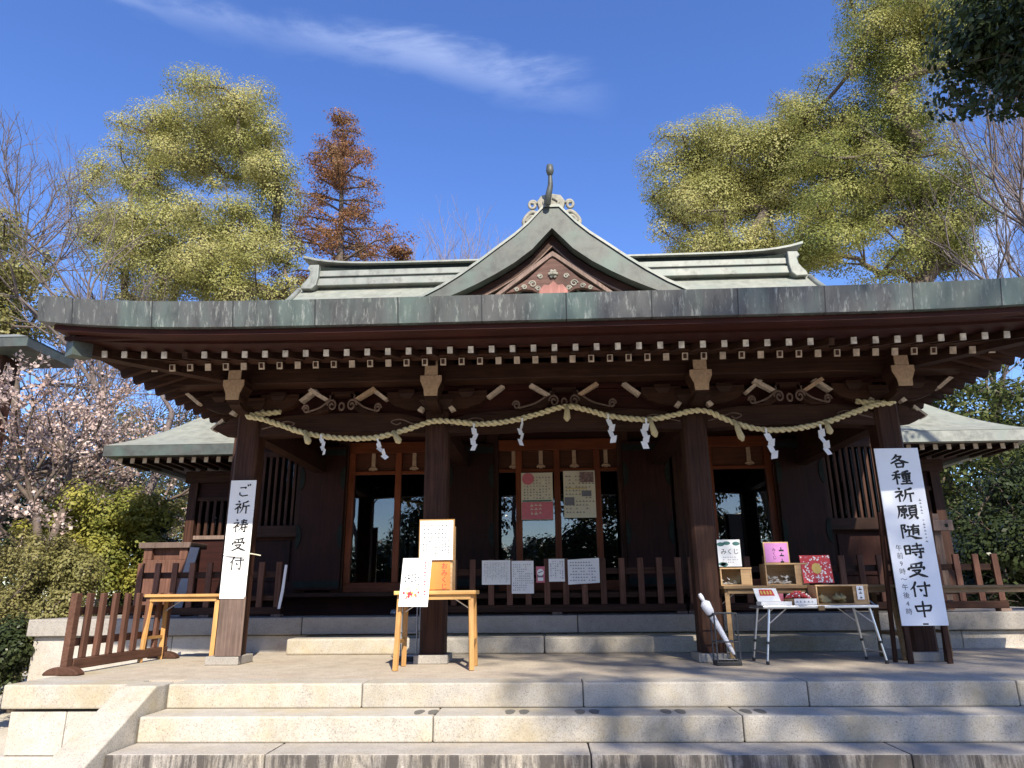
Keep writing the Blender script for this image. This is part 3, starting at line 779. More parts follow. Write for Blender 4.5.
# lattice windows left and right
for x0, x1 in ((-4.43,-3.54),(4.0,4.88)):
    w = part('lattice_window', (lambda mb: mb.box(x0,x1,FY-.05,FY+.03,2.45,2.53) and mb.box(x0,x1,FY-.05,FY+.03,3.54,3.62) and mb.box(x0,x0+.07,FY-.05,FY+.03,2.53,3.54) and mb.box(x1-.07,x1,FY-.05,FY+.03,2.53,3.54))(MB()), WD_Z, H, (x0, FY, 2.5))
    mb = MB()
    for k in range(8):
        x = x0+.12+k*(x1-x0-.24)/7; mb.box(x-.018,x+.018,FY-.035,FY+.005,2.53,3.54)
    part('lattice_bars', mb, WD_Z, w)
    part('pane', MB().box(x0+.07,x1-.07,FY+.04,FY+.05,2.53,3.54), GLASS, w)
    part('lower_panel', MB().box(x0+.1,x1-.1,FY-.02,FY+.001,1.75,2.32), WR_Z, H, (x0,FY,1.8), bevel=.01)
    part('nail_cover_rail', MB().box(x0-.02,x1+.02,FY-.12,FY-.055,2.36,2.52), WD_X, H, (x0,FY,2.4), bevel=.006)
# door leaves folded back against the wall, with dark green copper fittings
def leaf(x0, x1):
    d = part('door_leaf', MB().box(x0,x1,FY-.17,FY-.10,1.62,3.66), WR_Z, H, (x0,FY,1.62), bevel=.012)
    xm = (x0+x1)/2
    for zc, r in ((3.18,.115),(2.36,.115)):
        for sx, e in ((x0,1),(x1,-1)):
            pts = [(sx+e*r*.62*math.cos(a),zc+r*1.5*math.sin(a)) for a in [(-math.pi/2+math.pi*k/12) for k in range(13)]]
            part('copper_fitting', MB().prism(pts, FY-.182, FY-.171, 'xz'), COP_D, d)
    for z in (1.66, 3.52): part('copper_band', MB().box(x0+.004,x1-.004,FY-.178,FY-.171,z,z+.09), COP_D, d)
for x0, x1 in ((-3.52,-2.86),(-1.36,-.70),(1.16,1.82),(3.32,3.98)): leaf(x0, x1)
# three glazed door sets in red-brown frames
def doorset(x0, x1, stiles):
    zb, zl, zt = 1.59, 3.25, 3.57
    D = part('glazed_door', MB().box(x0,x1,FY-.06,FY+.05,3.57,3.73), WO_X, H, (x0,FY,1.6), bevel=.006)
    part('bottom_rail', MB().box(x0,x1,FY-.03,FY+.04,zb,1.72), WO_X, D, bevel=.006)
    part('transom_rail', MB().box(x0,x1,FY-.035,FY+.04,zl,zl+.05), WO_X, D, bevel=.006)
    part('transom_board', MB().box(x0,x1,FY+.02,FY+.035,zl+.05,zt), WO_B, D)
    for x in stiles:
        part('stile', MB().box(x-.045,x+.045,FY-.05,FY+.05,1.72,3.57), WO_Z, D, bevel=.006)
    for x in ([x0+.35, x1-.30] if x1-x0 < 1.5 else [x0+.22, x0+.62, x1-.62, x1-.16]):
        part('transom_strut', MB().box(x-.028,x+.028,FY-.012,FY+.02,zl+.06,zt), ENDG, D)
        part('strut_foot', MB().tube([(x-.06,FY-.01,zl+.075),(x-.03,FY-.015,zl+.10),(x+.03,FY-.015,zl+.10),(x+.06,FY-.01,zl+.075)],.018,6), ENDG, D)
    ss = sorted([x0]+list(stiles)+[x1])
    for a, b in zip(ss[:-1], ss[1:]):
        if b-a < .12: continue
        part('glass_pane', MB().box(a+.04,b-.04,FY-.008,FY-.002,1.72,zl), GLASS, D)
doorset(-2.845, -1.585, [-2.80, -2.11, -1.66])
doorset(-.635, 1.095, [-.34, .215, .80])
doorset(2.045, 3.305, [2.10, 2.42, 3.26])
# dim room behind the glass
rm = part('room_shell', MB().box(-4.6,5.05,13.9,14.0,1.3,4.1).box(-4.62,-4.56,10.3,14,1.3,4.1).box(5.0,5.07,10.3,14,1.3,4.1), WR_Z, H)
part('room_floor', MB().box(-4.55,5.0,10.3,13.9,1.3,1.59), WO_B, H)
mb = MB()
for k in range(5): mb.box(-2.7+k*.16,-2.62+k*.16,12.6,12.62,2.0,2.7)
part('hanging_strip', mb, CLOTH, H)
part('altar_table', MB().box(-.3,1.0,12.4,13.0,1.59,2.35).box(-.45,1.15,12.3,13.1,2.35,2.42).box(2.3,3.2,12.4,12.9,1.59,2.2), WO_B, H, bevel=.01)
# the shut end walls of the hall
for s, x in ((-1,-4.6),(1,5.05)):
    part('side_wall', MB().box(x-.05,x+.05,10.3,14.5,1.29,4.9), WR_Z, H)
part('upper_wall', MB().box(-4.6,5.05,FY+.0,FY+.15,4.1,5.2), WR_X, H)

# ------------------------------------------------------------------ side wings
def wing(s, label):
    xr = lambda v: (XC + s*v)
    Wg = thing('side_wing', label, 'wing building', (xr(5.6), 11.8, 1.29))
    e0, e1 = 4.75, 6.95; y0, y1 = 10.3, 13.4; ze = 3.79
    ym = 11.85; zr = 4.60; xh = 6.3
    def P(v, y, z): return (xr(v), y, z)
    def quad(a, b, c, d, n=8):
        A = [Vector(a).lerp(Vector(b), k/n) for k in range(n+1)]; B = [Vector(d).lerp(Vector(c), k/n) for k in range(n+1)]
        rows = []
        for j in range(6):
            t = j/5; rows.append([A[k].lerp(B[k], t) - Vector((0,0,.07*math.sin(math.pi*t))) for k in range(n+1)])
        return rows
    mb = MB()
    mb.grid(quad(P(e0,y0,ze),P(e1,y0,ze),P(xh,ym,zr),P(e0,ym,zr)))
    mb.grid(quad(P(e0,y1,ze),P(e1,y1,ze),P(xh,ym,zr),P(e0,ym,zr)))
    mb.grid(quad(P(e1,y0,ze),P(e1,y1,ze),P(xh,ym+.01,zr),P(xh,ym-.01,zr)))
    part('roof', mb, COP_R, Wg)
    mb = MB()
    mb.box(*sorted((xr(e0),xr(e1))), y0+.004, y0+.14, ze-.165, ze-.004)
    mb.box(*sorted((xr(e1-.14),xr(e1-.004))), y0+.145, y1, ze-.165, ze-.004)
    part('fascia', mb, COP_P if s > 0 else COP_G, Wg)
    part('soffit', MB().box(*sorted((xr(e0),xr(e1-.15))), y0+.15, y1-.1, ze-.10, ze-.06), WR_X, Wg)
    r0 = None
    for k in range(11):
        v = 4.85+k*.195
        if r0 is None:
            r0 = part('rafter', MB().box(xr(v)-.028, xr(v)+.028, y0+.24, 11.34, ze-.235, ze-.165), WD_Y, Wg, (xr(v), y0+.24, ze-.2))
            part('rafter_cap', MB().box(xr(v)-.032, xr(v)+.032, y0+.225, y0+.2395, ze-.24, ze-.16), CAP, r0)
        else: clone_tree(r0, Vector((xr(v), y0+.24, ze-.2))-ORG[Wg])
    part('plate_beam', MB().box(*sorted((xr(4.85),xr(6.15))), 11.35, 11.51, 3.36, 3.55), WD_X, Wg)
    for v in (4.9, 6.0):
        part('post', MB().box(xr(v)-.075, xr(v)+.075, 11.35, 11.53, 1.29, 3.36), WD_Z, Wg, (xr(v), 11.45, 1.3), bevel=.008)
    w0, w1 = sorted((xr(4.975), xr(5.925)))
    part('wall', MB().box(w0, w1, 11.42, 11.48, 1.30, 2.44), WR_X, Wg)
    part('wall', MB().box(w0, w1, 11.42, 11.48, 3.12, 3.36), WR_X, Wg)
    win = part('lattice_window', MB().box(w0,w1,11.38,11.47,2.44,2.50), WW_Z, Wg, (w0, 11.45, 2.5))
    part('head_rail', MB().box(w0,w1,11.38,11.47,3.06,3.12), WD_X, win)
    mb = MB()
    for k in range(8):
        x = w0+.06+k*(w1-w0-.12)/7; mb.box(x-.022,x+.022,11.40,11.44,2.50,3.06)
    part('lattice_bars', mb, WD_Z, win)
    part('pane', MB().box(w0,w1,11.48,11.49,2.5,3.06), GLASS, win)
    part('side_wall', MB().box(*sorted((xr(5.96),xr(6.02))), 11.54, 13.0, 1.29, 3.6), WR_Z, Wg)
    part('back_wall', MB().box(*sorted((xr(4.8),xr(5.95))), 12.95, 13.0, 1.29, 3.6), WR_Z, Wg)
    return Wg
wing(-1, 'small dark wing building with a pale hipped roof left of the hall, beside the plum')
wing(1, 'small dark wing building with a sunlit hipped roof behind the tall sign')

# open pavilion beyond the plum: only its pale roof edge shows beside the corner of the porch
pv = thing('side_pavilion', 'open pavilion whose pale roof edge shows beside the porch corner, behind plum blossom', 'pavilion', (-9.9, 11.6, 0))
mb = MB(); px0, px1, py0, py1 = -12.8, -8.35, 10.4, 11.6
mb.grid([[(px0,py0,5.66),(px1,py0,5.66)],[(px0+.8,11.15,6.0),(px1-.8,11.15,6.0)],[(px0,py1,5.66),(px1,py1,5.66)]])
mb.add([(px1,py0,5.66),(px1,py1,5.66),(px1-.8,11.15,6.0)],[(0,1,2)]); mb.add([(px0,py0,5.66),(px0,py1,5.66),(px0+.8,11.15,6.0)],[(0,1,2)])
part('roof', mb, COP_P, pv)
part('fascia', MB().box(px0+.01,px1-.01,py0+.01,py1-.01,5.50,5.655), COP_G, pv)
for x in (px0+.7, px1-.8):
    for y in (py0+.5, py1-.5):
        part('post', MB().box(x-.09,x+.09,y-.09,y+.09,.0,5.495), WD_Z, pv, (x,y,0))

# low wooden box cabinet standing before the left wing
cb = thing('wooden_cabinet', 'low reddish wooden cabinet with a pale lid and dark slot below the left wing window', 'cabinet', (-5.4, 10.2, 1.29))
part('body', MB().box(-5.72,-5.08,10.05,10.45,1.29,2.06).box(-5.72,-5.08,10.12,10.45,2.06,2.22).box(-5.72,-5.60,10.05,10.12,2.06,2.22).box(-5.2,-5.08,10.05,10.12,2.06,2.22), WF_Z, cb, bevel=.006)
part('lid', MB().box(-5.78,-5.02,10.0,10.5,2.222,2.30), WW_Z, cb, bevel=.006)
bb = part('grey_board', MB().bar((-5.0,9.75,1.30),(-4.93,9.95,2.22),.13,.02,(0,1,0)), PAPER_G, None, (-5,9.75,1.3))
tag(bb, 'narrow grey board leaning beside the reddish cabinet at the left wing', 'board')
# timber post with a squared cross beam at the right end of the veranda
tp = thing('timber_post', 'sunlit timber post with a squared cross beam behind the tall white sign', 'post', (5.05, 9.7, 1.3))
part('upright', MB().box(5.09,5.23,9.62,9.77,1.30,2.52), WW_Z, tp, bevel=.01)
cbm = part('cross_beam', MB().box(4.80,5.36,9.55,9.615,2.29,2.43), WW_Z, tp, bevel=.01)
part('nail_cover', MB().box(5.25,5.29,9.54,9.549,2.34,2.38), COP_D, cbm, bevel=.003)

# low stone step before the veranda
st = thing('stone_entry_step', 'long low granite step in two blocks leading up to the veranda railing', 'step', (.4, 8.7, .9))
for a, b in ((-3.0,-.02),(-.01,3.72)):
    part('step_block', MB().box(a,b,8.50,8.88,.899,1.075), GRAN, st, ((a+b)/2,8.7,.9), bevel=.02)

# ------------------------------------------------------------------ railings on the podium edge
def railing(x0, x1, label, y=9.08, mat=WF_Z, sp=.222, h0=1.305, endpost=None):
    Rl = thing('picket_railing', label, 'railing', ((x0+x1)/2, y, h0), None)
    part('base_beam', MB().box(x0,x1,y-.05,y+.05,h0+.03,h0+.115), WD_X, Rl, bevel=.006)
    for xx in (x0+.05, (x0+x1)/2, x1-.05):
        part('foot_block', MB().box(xx-.06,xx+.06,y-.06,y+.06,h0-.002,h0+.03), WW_Z, Rl)
    for z0, z1 in ((h0+.195,h0+.255),(h0+.475,h0+.55)):
        part('rail', MB().box(x0,x1,y-.005,y+.03,z0,z1), WD_X, Rl, bevel=.004)
    n = int((x1-x0-.1)/sp); q0 = None
    for k in range(n+1):
        x = x0+.06+k*(x1-x0-.12)/n
        if q0 is None: q0 = part('picket', MB().box(x-.036,x+.036,y-.045,y-.006,h0+.116,h0+.665), mat, Rl, (x,y,h0+.1), bevel=.005)
        else: clone(q0, Vector((x,y,h0+.1))-ORG[Rl])
    return Rl
railing(-1.42, 1.72, 'dark picket railing hung with white notices before the central doors')
railing(1.76, 5.55, 'dark picket railing behind the tables of boxes on the right', mat=WF_Z)
railing(-5.22, -3.30, 'short dark picket railing behind the left pillar, ending at the open entrance')
# white cloth strip hung on the end of the left railing
ws = part('cloth_strip', MB().prism([(-3.325,1.40),(-3.295,1.40),(-3.265,1.6),(-3.245,1.93),(-3.275,1.93),(-3.295,1.65)], 9.005, 9.02, 'xz'), CLOTH, None, (-3.28,9.01,1.4))
tag(ws, 'narrow white cloth strip tied to the end of the left railing', 'cloth strip')

# ------------------------------------------------------------------ low moveable fence at the left edge of the terrace
F = thing('picket_barrier', 'low brown wooden picket barrier on half-round feet along the left terrace edge', 'barrier', (-4.2, 7.4, .9))
fa = Vector((-4.275, 6.56, 0)); fb = Vector((-4.25, 8.15, 0)); fd = (fb-fa).normalized(); fn = Vector((fd.y,-fd.x,0))
part('bottom_rail', MB().bar(fa+Vector((0,0,.985)), fb+Vector((0,0,.985)), .07, .09), WF_Y, F, bevel=.006)
for z in (1.17, 1.44): part('back_rail', MB().bar(fa-fn*.04+Vector((0,0,z)), fb-fn*.04+Vector((0,0,z)), .03, .07), WF_Y, F, bevel=.004)
q0 = None
for k in range(8):
    p = fa.lerp(fb, (k+.75)/7.9)
    if q0 is None: q0 = part('picket', MB().bar(p+Vector((0,0,1.03)), p+Vector((0,0,1.60)), .07, .04, fn), WF_Z, F, p, bevel=.006)
    else: clone(q0, p-ORG[F])
part('end_post', MB().bar(fa-fd*.05+Vector((0,0,.95)), fa-fd*.05+Vector((0,0,1.60)), .06, .08, fd), WF_Y, F, bevel=.006)
f0 = None
for p in (fa-fd*.06, fb):
    o = [(p.x+.165*math.cos(a), .902+.075*math.sin(a)) for a in [math.pi*k/14 for k in range(15)]]
    part('half_round_foot', MB().prism(o, p.y-.06, p.y+.05, 'xz'), WF_Y, F, (p.x,p.y,.9), bevel=.012)

# ------------------------------------------------------------------ tables
def folding_table(name, label, cx, cy, w, d, ztop, rot, mt, ml, thick=.03, leg=.045, splay=.05, tops='x', z0=.9):
    t = thing(name, label, 'table', (cx, cy, z0))
    part('table_top', MB().box(cx-w/2,cx+w/2,cy-d/2,cy+d/2,ztop-thick,ztop), mt, t, bevel=.005)
    part('apron', MB().box(cx-w/2+.05,cx+w/2-.05,cy-d/2+.03,cy-d/2+.05,ztop-thick-.045,ztop-thick-.001).box(cx-w/2+.05,cx+w/2-.05,cy+d/2-.05,cy+d/2-.03,ztop-thick-.045,ztop-thick-.001), mt, t)
    for s in (-1, 1):
        xa = cx+s*(w/2-.05); xb = cx+s*(w/2-.05+splay*.3)
        for v in (-1, 1):
            part('leg', MB().bar((xa,cy+v*(d/2-.06),ztop-thick-.002),(xb,cy+v*(d/2-.02),z0+.001),leg,leg*.7), ml, t, (xb,cy+v*d/2,z0), bevel=.003)
        part('leg_rail', MB().bar((xb-s*.0,cy-d/2+.05,z0+.24),(xb-s*.0,cy+d/2-.05,z0+.24),.03,.03), ml, t)
        part('folding_stay', MB().tube([(xa,cy+d/2-.08,z0+.50),(xa-s*.20,cy+d/2-.08,ztop-thick-.03)],.006,6), ALU, t)
    t.rotation_euler = (0,0,R(rot))
    return t
LT = folding_table('folding_table', 'empty honey-coloured folding table left of the leftmost pillar', -3.86, 7.85, .84, .42, 1.585, -2, WP_X, WP_Z)
MT = folding_table('folding_table', 'pale wooden folding table before the second pillar, holding the tall oracle box', -1.02, 6.95, .76, .46, 1.592, 1, WP_X, WP_Z, thick=.035)
RT = folding_table('long_folding_table', 'long worn wooden folding table carrying two open boxes and cards on the right', 2.64, 7.62, 1.78, .46, 1.612, 5, WOLD, WOLD)
FT = folding_table('long_folding_table', 'old wooden table at the far right, standing behind the tall white sign', 4.85, 8.05, 1.5, .45, 1.60, 0, WOLD, WOLD)
# aluminium camping table
cx, cy, w, d, zt = 2.62, 7.34, 1.10, .44, 1.425
A = thing('camping_table', 'white aluminium camping table with telescopic legs in front of the long wooden table', 'table', (cx, cy, .9))
part('table_top', MB().box(cx-w/2,cx+w/2,cy-d/2,cy+d/2,zt-.028,zt), ALU, A, bevel=.006)
part('catch', MB().box(cx-.03,cx+.03,cy-d/2-.012,cy-d/2-.001,zt-.045,zt-.004), WOLD, A)
for s in (-1, 1):
    for v in (-1, 1):
        a = Vector((cx+s*(w/2-.07), cy+v*(d/2-.05), zt-.03)); b = Vector((cx+s*(w/2+.005), cy+v*(d/2-.02), .93))
        mid = a.lerp(b, .66)
        lg = part('leg', MB().tube([a, mid], .0125, 10), ALU, A, a)
        part('leg_extension', MB().tube([mid, b], .0095, 10), ALU, lg)
        part('clamp_ring', MB().tube([a.lerp(b,.63), a.lerp(b,.68)], .0155, 10), BLACK, lg)
        part('rubber_foot', MB().tube([b, b-Vector((0,0,.029))], .016, 10), BLACK, lg)
        part('brace', MB().tube([a.lerp(b,.30), a+Vector((-s*.16,0,-.002))], .006, 6), ALU, lg)
    part('leg_bar', MB().tube([(cx+s*(w/2-.0),cy-d/2+.03,1.0),(cx+s*(w/2-.0),cy+d/2-.03,1.0)], .007, 6), ALU, A)
A.rotation_euler = (0,0,R(2))

# ------------------------------------------------------------------ lettering
def text_mb(body, size, x, z, y, align='CENTER', vertical=False, mb=None, bold=0.0, thick=.001, spacing=1.0):
    """characters as thin raised ink on a surface facing -y; x is the centre, z the top (vertical) or baseline"""
    mb = mb or MB()
    def one(st, cx, cz):
        c = bpy.data.curves.new('tmp', 'FONT'); c.body = st; c.size = size; c.align_x = 'CENTER'; c.offset = bold; c.resolution_u = 2
        o = bpy.data.objects.new('tmp', c); COL.objects.link(o)
        dg = bpy.context.evaluated_depsgraph_get()
        me = bpy.data.meshes.new_from_object(o.evaluated_get(dg))
        vs = [(cx+v.co.x, y-thick, cz+v.co.y) for v in me.vertices]
        mb.add(vs, [tuple(p.vertices) for p in me.polygons])
        bpy.data.objects.remove(o); bpy.data.curves.remove(c); bpy.data.meshes.remove(me)
    if vertical:
        for k, ch in enumerate(body):
            if ch != ' ': one(ch, x, z-size*spacing*(k+.85))
    else: one(body, x, z)
    return mb
# brush-written characters: strokes on a 100 x 100 square, first letter gives the brush pressure
G_ = {
'各':'p42,4 32,22 14,40|z34,18 66,15 48,38 8,64|n34,28 58,46 97,60|v31,62 37,94|z31,65 71,60 66,90|h38,89 66,86',
'種':'p40,5 26,12 10,17|h5,33 45,27|v26,14 26,95|p25,34 17,52 3,64|d29,39 43,52|p86,5 68,11 52,15|h48,25 98,20|v54,33 58,62|z54,34 90,30 87,60|h58,46 86,44|h58,60 87,57|v72,12 72,88|h52,74 92,70|h43,91 99,87',
'祈':'d22,4 33,14|z7,31 42,26 29,46 3,67|v24,46 24,96|d30,46 44,58|p88,7 72,15 56,18|p57,18 54,58 37,94|h57,45 98,40|v77,45 77,97',
'願':'h7,12 51,8|p12,12 11,52 0,90|p35,13 28,22|v21,27 24,50|z21,28 47,25 45,48|h23,38 45,36|h24,50 45,47|v34,50 35,88 27,83|p24,62 15,80|d43,60 52,76|h55,10 99,6|p77,9 71,20|v60,22 62,70|z60,23 94,19 92,68|h61,38 92,35|h61,53 92,50|h62,68 92,65|p71,71 64,84 50,95|d82,71 98,92',
'随':'z8,11 29,8 20,30 31,46 20,56|v10,12 10,95|h52,21 95,15|p70,6 60,32 44,50|v62,35 60,74|z62,35 88,31 86,75|h62,47 86,45|h62,60 86,57|d37,13 45,25|z34,41 45,38 40,76|n26,84 48,79 70,91 100,93',
'時':'v8,20 11,75|z8,21 33,18 32,72|h10,45 32,42|h11,70 32,67|h45,21 93,15|v68,3 68,41|h39,43 100,37|h41,61 98,56|v80,46 80,95 67,88|d51,68 61,80',
'受':'p80,5 58,12 22,16|d22,23 29,32|d46,20 51,29|p76,18 66,31|d13,36 10,53|z14,39 88,34 79,50|z27,55 68,51 50,74 8,95|n35,60 60,79 97,94',
'付':'p32,5 22,31 3,54|v22,37 22,97|h37,33 99,27|v75,6 75,93 59,86|d47,48 57,62',
'中':'v14,30 21,65|z14,33 88,28 79,61|h21,62 79,57|v50,3 50,99',
'祷':'d22,4 32,14|z7,31 40,26 28,46 3,67|v23,46 23,96|d29,46 41,58|h54,16 92,12|h55,29 90,26|h44,43 100,38|p71,4 63,46 38,92|h57,62 99,57|v82,46 82,93 69,86|d60,68 67,80',
'ご':'z24,30 68,26 58,36|v24,64 24,80 44,90 82,84|d76,6 83,18|d90,2 97,14',
}
PRS = {'h':(1.0,.72,.78,1.15),'v':(1.15,.9,.85,.95),'p':(1.2,1.05,.75,.22),'n':(.3,.75,1.35,.45),'d':(.4,1.0,1.3,1.0),'z':(.95,.8,1.1,.75)}
def brush(mb, ch, cx, cz, sx, sz, y, bw=.075):
    for i, s in enumerate(G_[ch].split('|')):
        pts = [tuple(map(float, q.split(','))) for q in s[1:].split(' ')]
        P3 = [(cx+(a/100-.5)*sx, cz-(b/100-.5)*sz, 0) for a, b in pts]
        if s[0] in 'z' : C = []
        C = catmull(P3, 7) if s[0] not in 'zv' else None
        if C is None:
            C = []
            for a, b in zip(P3[:-1], P3[1:]):
                C += [Vector(a).lerp(Vector(b), k/6) for k in range(6)]
            C.append(Vector(P3[-1]))
        pr = PRS[s[0]]; n = len(C); l = []; r = []; yy = y-.0012-.00012*i
        for k, p in enumerate(C):
            t = k/(n-1)*3; j = min(2, int(t)); w = pr[j]+(pr[j+1]-pr[j])*(t-j)
            if k == 0 and s[0] != 'n': w *= .75
            dd = (C[min(k+1,n-1)]-C[max(k-1,0)]).normalized(); nn = Vector((-dd.y, dd.x, 0))*w*bw*.5*(sx+sz)/2
            l.append((p.x+nn.x, yy, p.y+nn.y)); r.append((p.x-nn.x, yy, p.y-nn.y))
        dd = (C[0]-C[1]).normalized()*bw*.35*sx
        mb.grid([l, r])
        mb.add([l[0], (C[0].x+dd.x, yy, C[0].y+dd.y), r[0]], [(0,1,2)])
    return mb
def marks(x0, x1, z0, z1, y, cols=None, rows=None, rnd=None, fill=.7, mb=None):
    """small print too fine to read: rows or columns of little ink marks"""
    rnd = rnd or random.Random(1); mb = mb or MB()
    if cols:
        cw = (x1-x0)/cols
        for c in range(cols):
            xm = x0+cw*(c+.5); z = z1; end = z0+(z1-z0)*rnd.uniform(0,.35)
            while z > end:
                h = cw*rnd.uniform(.4,.75); a = cw*fill*.5*rnd.uniform(.6,1)
                if rnd.random() < .85:
                    mb.add([(xm-a,y,z-h),(xm+a,y,z-h),(xm+a,y,z-h*.62),(xm-a,y,z-h*.62)], [(0,1,2,3)])
                    mb.add([(xm-a*.25,y-.0002,z-h*1.0),(xm+a*.15,y-.0002,z-h*1.0),(xm+a*.15,y-.0002,z-h*.05),(xm-a*.25,y-.0002,z-h*.05)], [(0,1,2,3)])
                z -= cw*.95
    else:
        rh = (z1-z0)/rows
        for r in range(rows):
            zm = z1-rh*(r+.5); x = x0; end = x1-(x1-x0)*rnd.uniform(0,.3)
            while x < end:
                ww = rh*rnd.uniform(.45,.8)
                if rnd.random() < .85:
                    mb.add([(x,y,zm-rh*fill*.35),(x+ww,y,zm-rh*fill*.35),(x+ww,y,zm-rh*fill*.1),(x,y,zm-rh*fill*.1)], [(0,1,2,3)])
                    mb.add([(x+ww*.35,y-.0002,zm-rh*fill*.4),(x+ww*.6,y-.0002,zm-rh*fill*.4),(x+ww*.6,y-.0002,zm+rh*fill*.4),(x+ww*.35,y-.0002,zm+rh*fill*.4)], [(0,1,2,3)])
                x += rh*.92
    return mb

# ------------------------------------------------------------------ tall sign at the right pillar
sy = 7.10; s0, s1 = 3.345, 3.775; sz0, sz1 = 1.235, 2.925
S = thing('standing_sign', 'tall white standing sign with large black brush lettering before the rightmost pillar', 'sign', (3.56, sy+.08, .9))
pan = part('sign_panel', MB().box(s0,s1,sy,sy+.012,sz0,sz1), PAPER_O, S, bevel=.002)
for x in (s0+.045, s1-.03):
    part('frame_post', MB().bar((x,sy+.035,.901),(x,sy+.035,sz1-.02),.045,.03,(0,1,0)), WD_Z, S)
for x in (s0-.02, s1+.03): part('rear_leg', MB().bar((x,sy+.20,.901),(x,sy+.05,2.3),.035,.03,(0,1,0)), WD_Z, S)
cz = [.08,.177,.277,.378,.487,.595,.70,.806,.913]
mb = MB()
for ch, f in zip('各種祈願随時受付中', cz):
    brush(mb, ch, (s0+s1)/2+.008, sz1-(sz1-sz0)*f, .20, .150, sy, .118)
part('main_lettering', mb, INK, pan)
part('hours_lettering', text_mb('午前9時〜午後4時', .062, s0+.085, sz1-(sz1-sz0)*.555, sy, vertical=True, spacing=1.18), INK, pan)
part('faint_lettering', marks(s1-.085, s1-.05, 2.0, 2.42, sy-.001, cols=1, fill=.8), INKG, pan)
part('foot_mark', MB().box((s0+s1)/2-.02,(s0+s1)/2+.03,sy-.002,sy-.001,sz0+.008,sz0+.022), INK, pan)

# ------------------------------------------------------------------ sign on the left pillar
ly = 7.345; l0, l1 = -3.325, -3.05
S = thing('pillar_sign', 'white paper sign with black brush lettering on a board tied to the leftmost pillar', 'sign', (-3.19, ly+.03, .98))
bd = part('backing_board', MB().box(l0+.012,l1-.012,ly,ly+.03,.985,2.735), WW_Z, S)
part('edge_pole', MB().tube([(l1-.002,ly-.012,.985),(l1-.002,ly-.012,1.55)],.011,8), WW_Z, S)
zz = [2.745, 2.365, 2.02, 1.775, 1.535]
sheets = MB()
for k in range(4):
    sheets.box(l0+.001*k,l1-.001*k,ly-.006-.0006*k,ly-.004-.0006*k,zz[k+1]-(.012 if k<3 else 0),zz[k])
pp = part('paper_sheet', sheets, PAPER, S)
cu = [(-.03+.0,0)]
part('curled_edge', MB().grid([[(l0+.004+.262*t, ly-.010-.02*math.sin(math.pi*min(1,t*1.1))-.006*a, 1.995-.028*a-.03*a*t) for t in [k/8 for k in range(9)]] for a in (0,.5,1)]), PAPER, pp)
mb = MB()
for ch, zc, sw in (('ご',2.635,.15),('祈',2.46,.165),('祷',2.265,.165),('受',2.075,.165),('付',1.885,.165)):
    brush(mb, ch, (l0+l1)/2+.01, zc, sw, .145, ly-.0085, .098)
part('brush_lettering', mb, INK, pp)
part('tie_wire', MB().tube([(-3.06,7.335,1.982),(-3.03,7.36,1.978),(-3.0,7.40,1.972),(-2.97,7.43,1.965)],.006,6), PAPER_C, S)

# ------------------------------------------------------------------ things on the middle table
zt = 1.592
B = thing('oracle_box', 'tall orange-fronted wooden box with a white notice on its upper half, on the middle table', 'box', (-.98, 6.90, zt))
b0, b1 = -1.165, -.865; by = 6.80
part('body', MB().box(b0,b1,by,by+.24,zt+.001,2.20), WBOX, B, bevel=.004)
part('orange_panel', MB().box(b0+.02,b1-.02,by-.008,by-.001,zt+.01,1.86), plain('orange_panel', (.62,.25,.06), .5, .06), B)
nb = part('notice', MB().box(b0-.01,b1+.005,by-.03,by-.01,1.87,2.235), PAPER, B)
part('notice_frame', MB().box(b0-.022,b1+.018,by-.012,by-.002,1.862,2.25), WP_Z, B)
rr = random.Random(5)
mb = marks(b0+.01,b1-.02,1.885,2.06,by-.0312,cols=9,rnd=rr,fill=.6); marks(b0+.02,b1-.02,2.06,2.21,by-.0312,rows=4,rnd=rr,fill=.6,mb=mb)
part('notice_print', mb, INK, nb)
part('box_lettering', text_mb('おみくじ', .062, b1-.075, 1.845, by-.009, vertical=True, spacing=1.0), RED, B)
fl = thing('flyer', 'white flyer with a red and gold motif pinned to the front of the middle table', 'flyer', (-1.19, 6.68, 1.45))
fp = part('sheet', MB().add([(-1.345,6.690,1.455),(-1.075,6.690,1.45),(-1.045,6.700,1.885),(-1.315,6.700,1.885),(-1.345,6.692,1.455),(-1.075,6.692,1.45),(-1.045,6.702,1.885),(-1.315,6.702,1.885)],[(0,1,2,3),(7,6,5,4),(0,4,5,1),(1,5,6,2),(2,6,7,3),(3,7,4,0)]), PAPER, fl)
mb = marks(-1.12,-1.09,1.52,1.86,6.6885,cols=1,rnd=rr,fill=.8)
part('red_print', mb, RED, fp)
mb = MB(); mb2 = MB()
for k in range(26):
    a = rr.uniform(0,6.28); r = rr.uniform(.0,.075); x = -1.225+r*math.cos(a)*1.1; z = 1.56+r*math.sin(a)*.75; q = rr.uniform(.006,.014)
    (mb if k%3 else mb2).add([(x-q,6.6875-k*.00005,z),(x,6.6875-k*.00005,z-q),(x+q,6.6875-k*.00005,z),(x,6.6875-k*.00005,z+q)],[(0,1,2,3)])
part('motif', mb, RED, fp); part('motif_gold', mb2, GOLD, fp)
part('grey_print', marks(-1.30,-1.15,1.66,1.75,6.688,cols=5,rnd=rr,fill=.8), INK, fp)
part('blue_print', marks(-1.32,-1.10,1.465,1.49,6.6875,rows=1,rnd=rr,fill=.5), BLUE, fp)

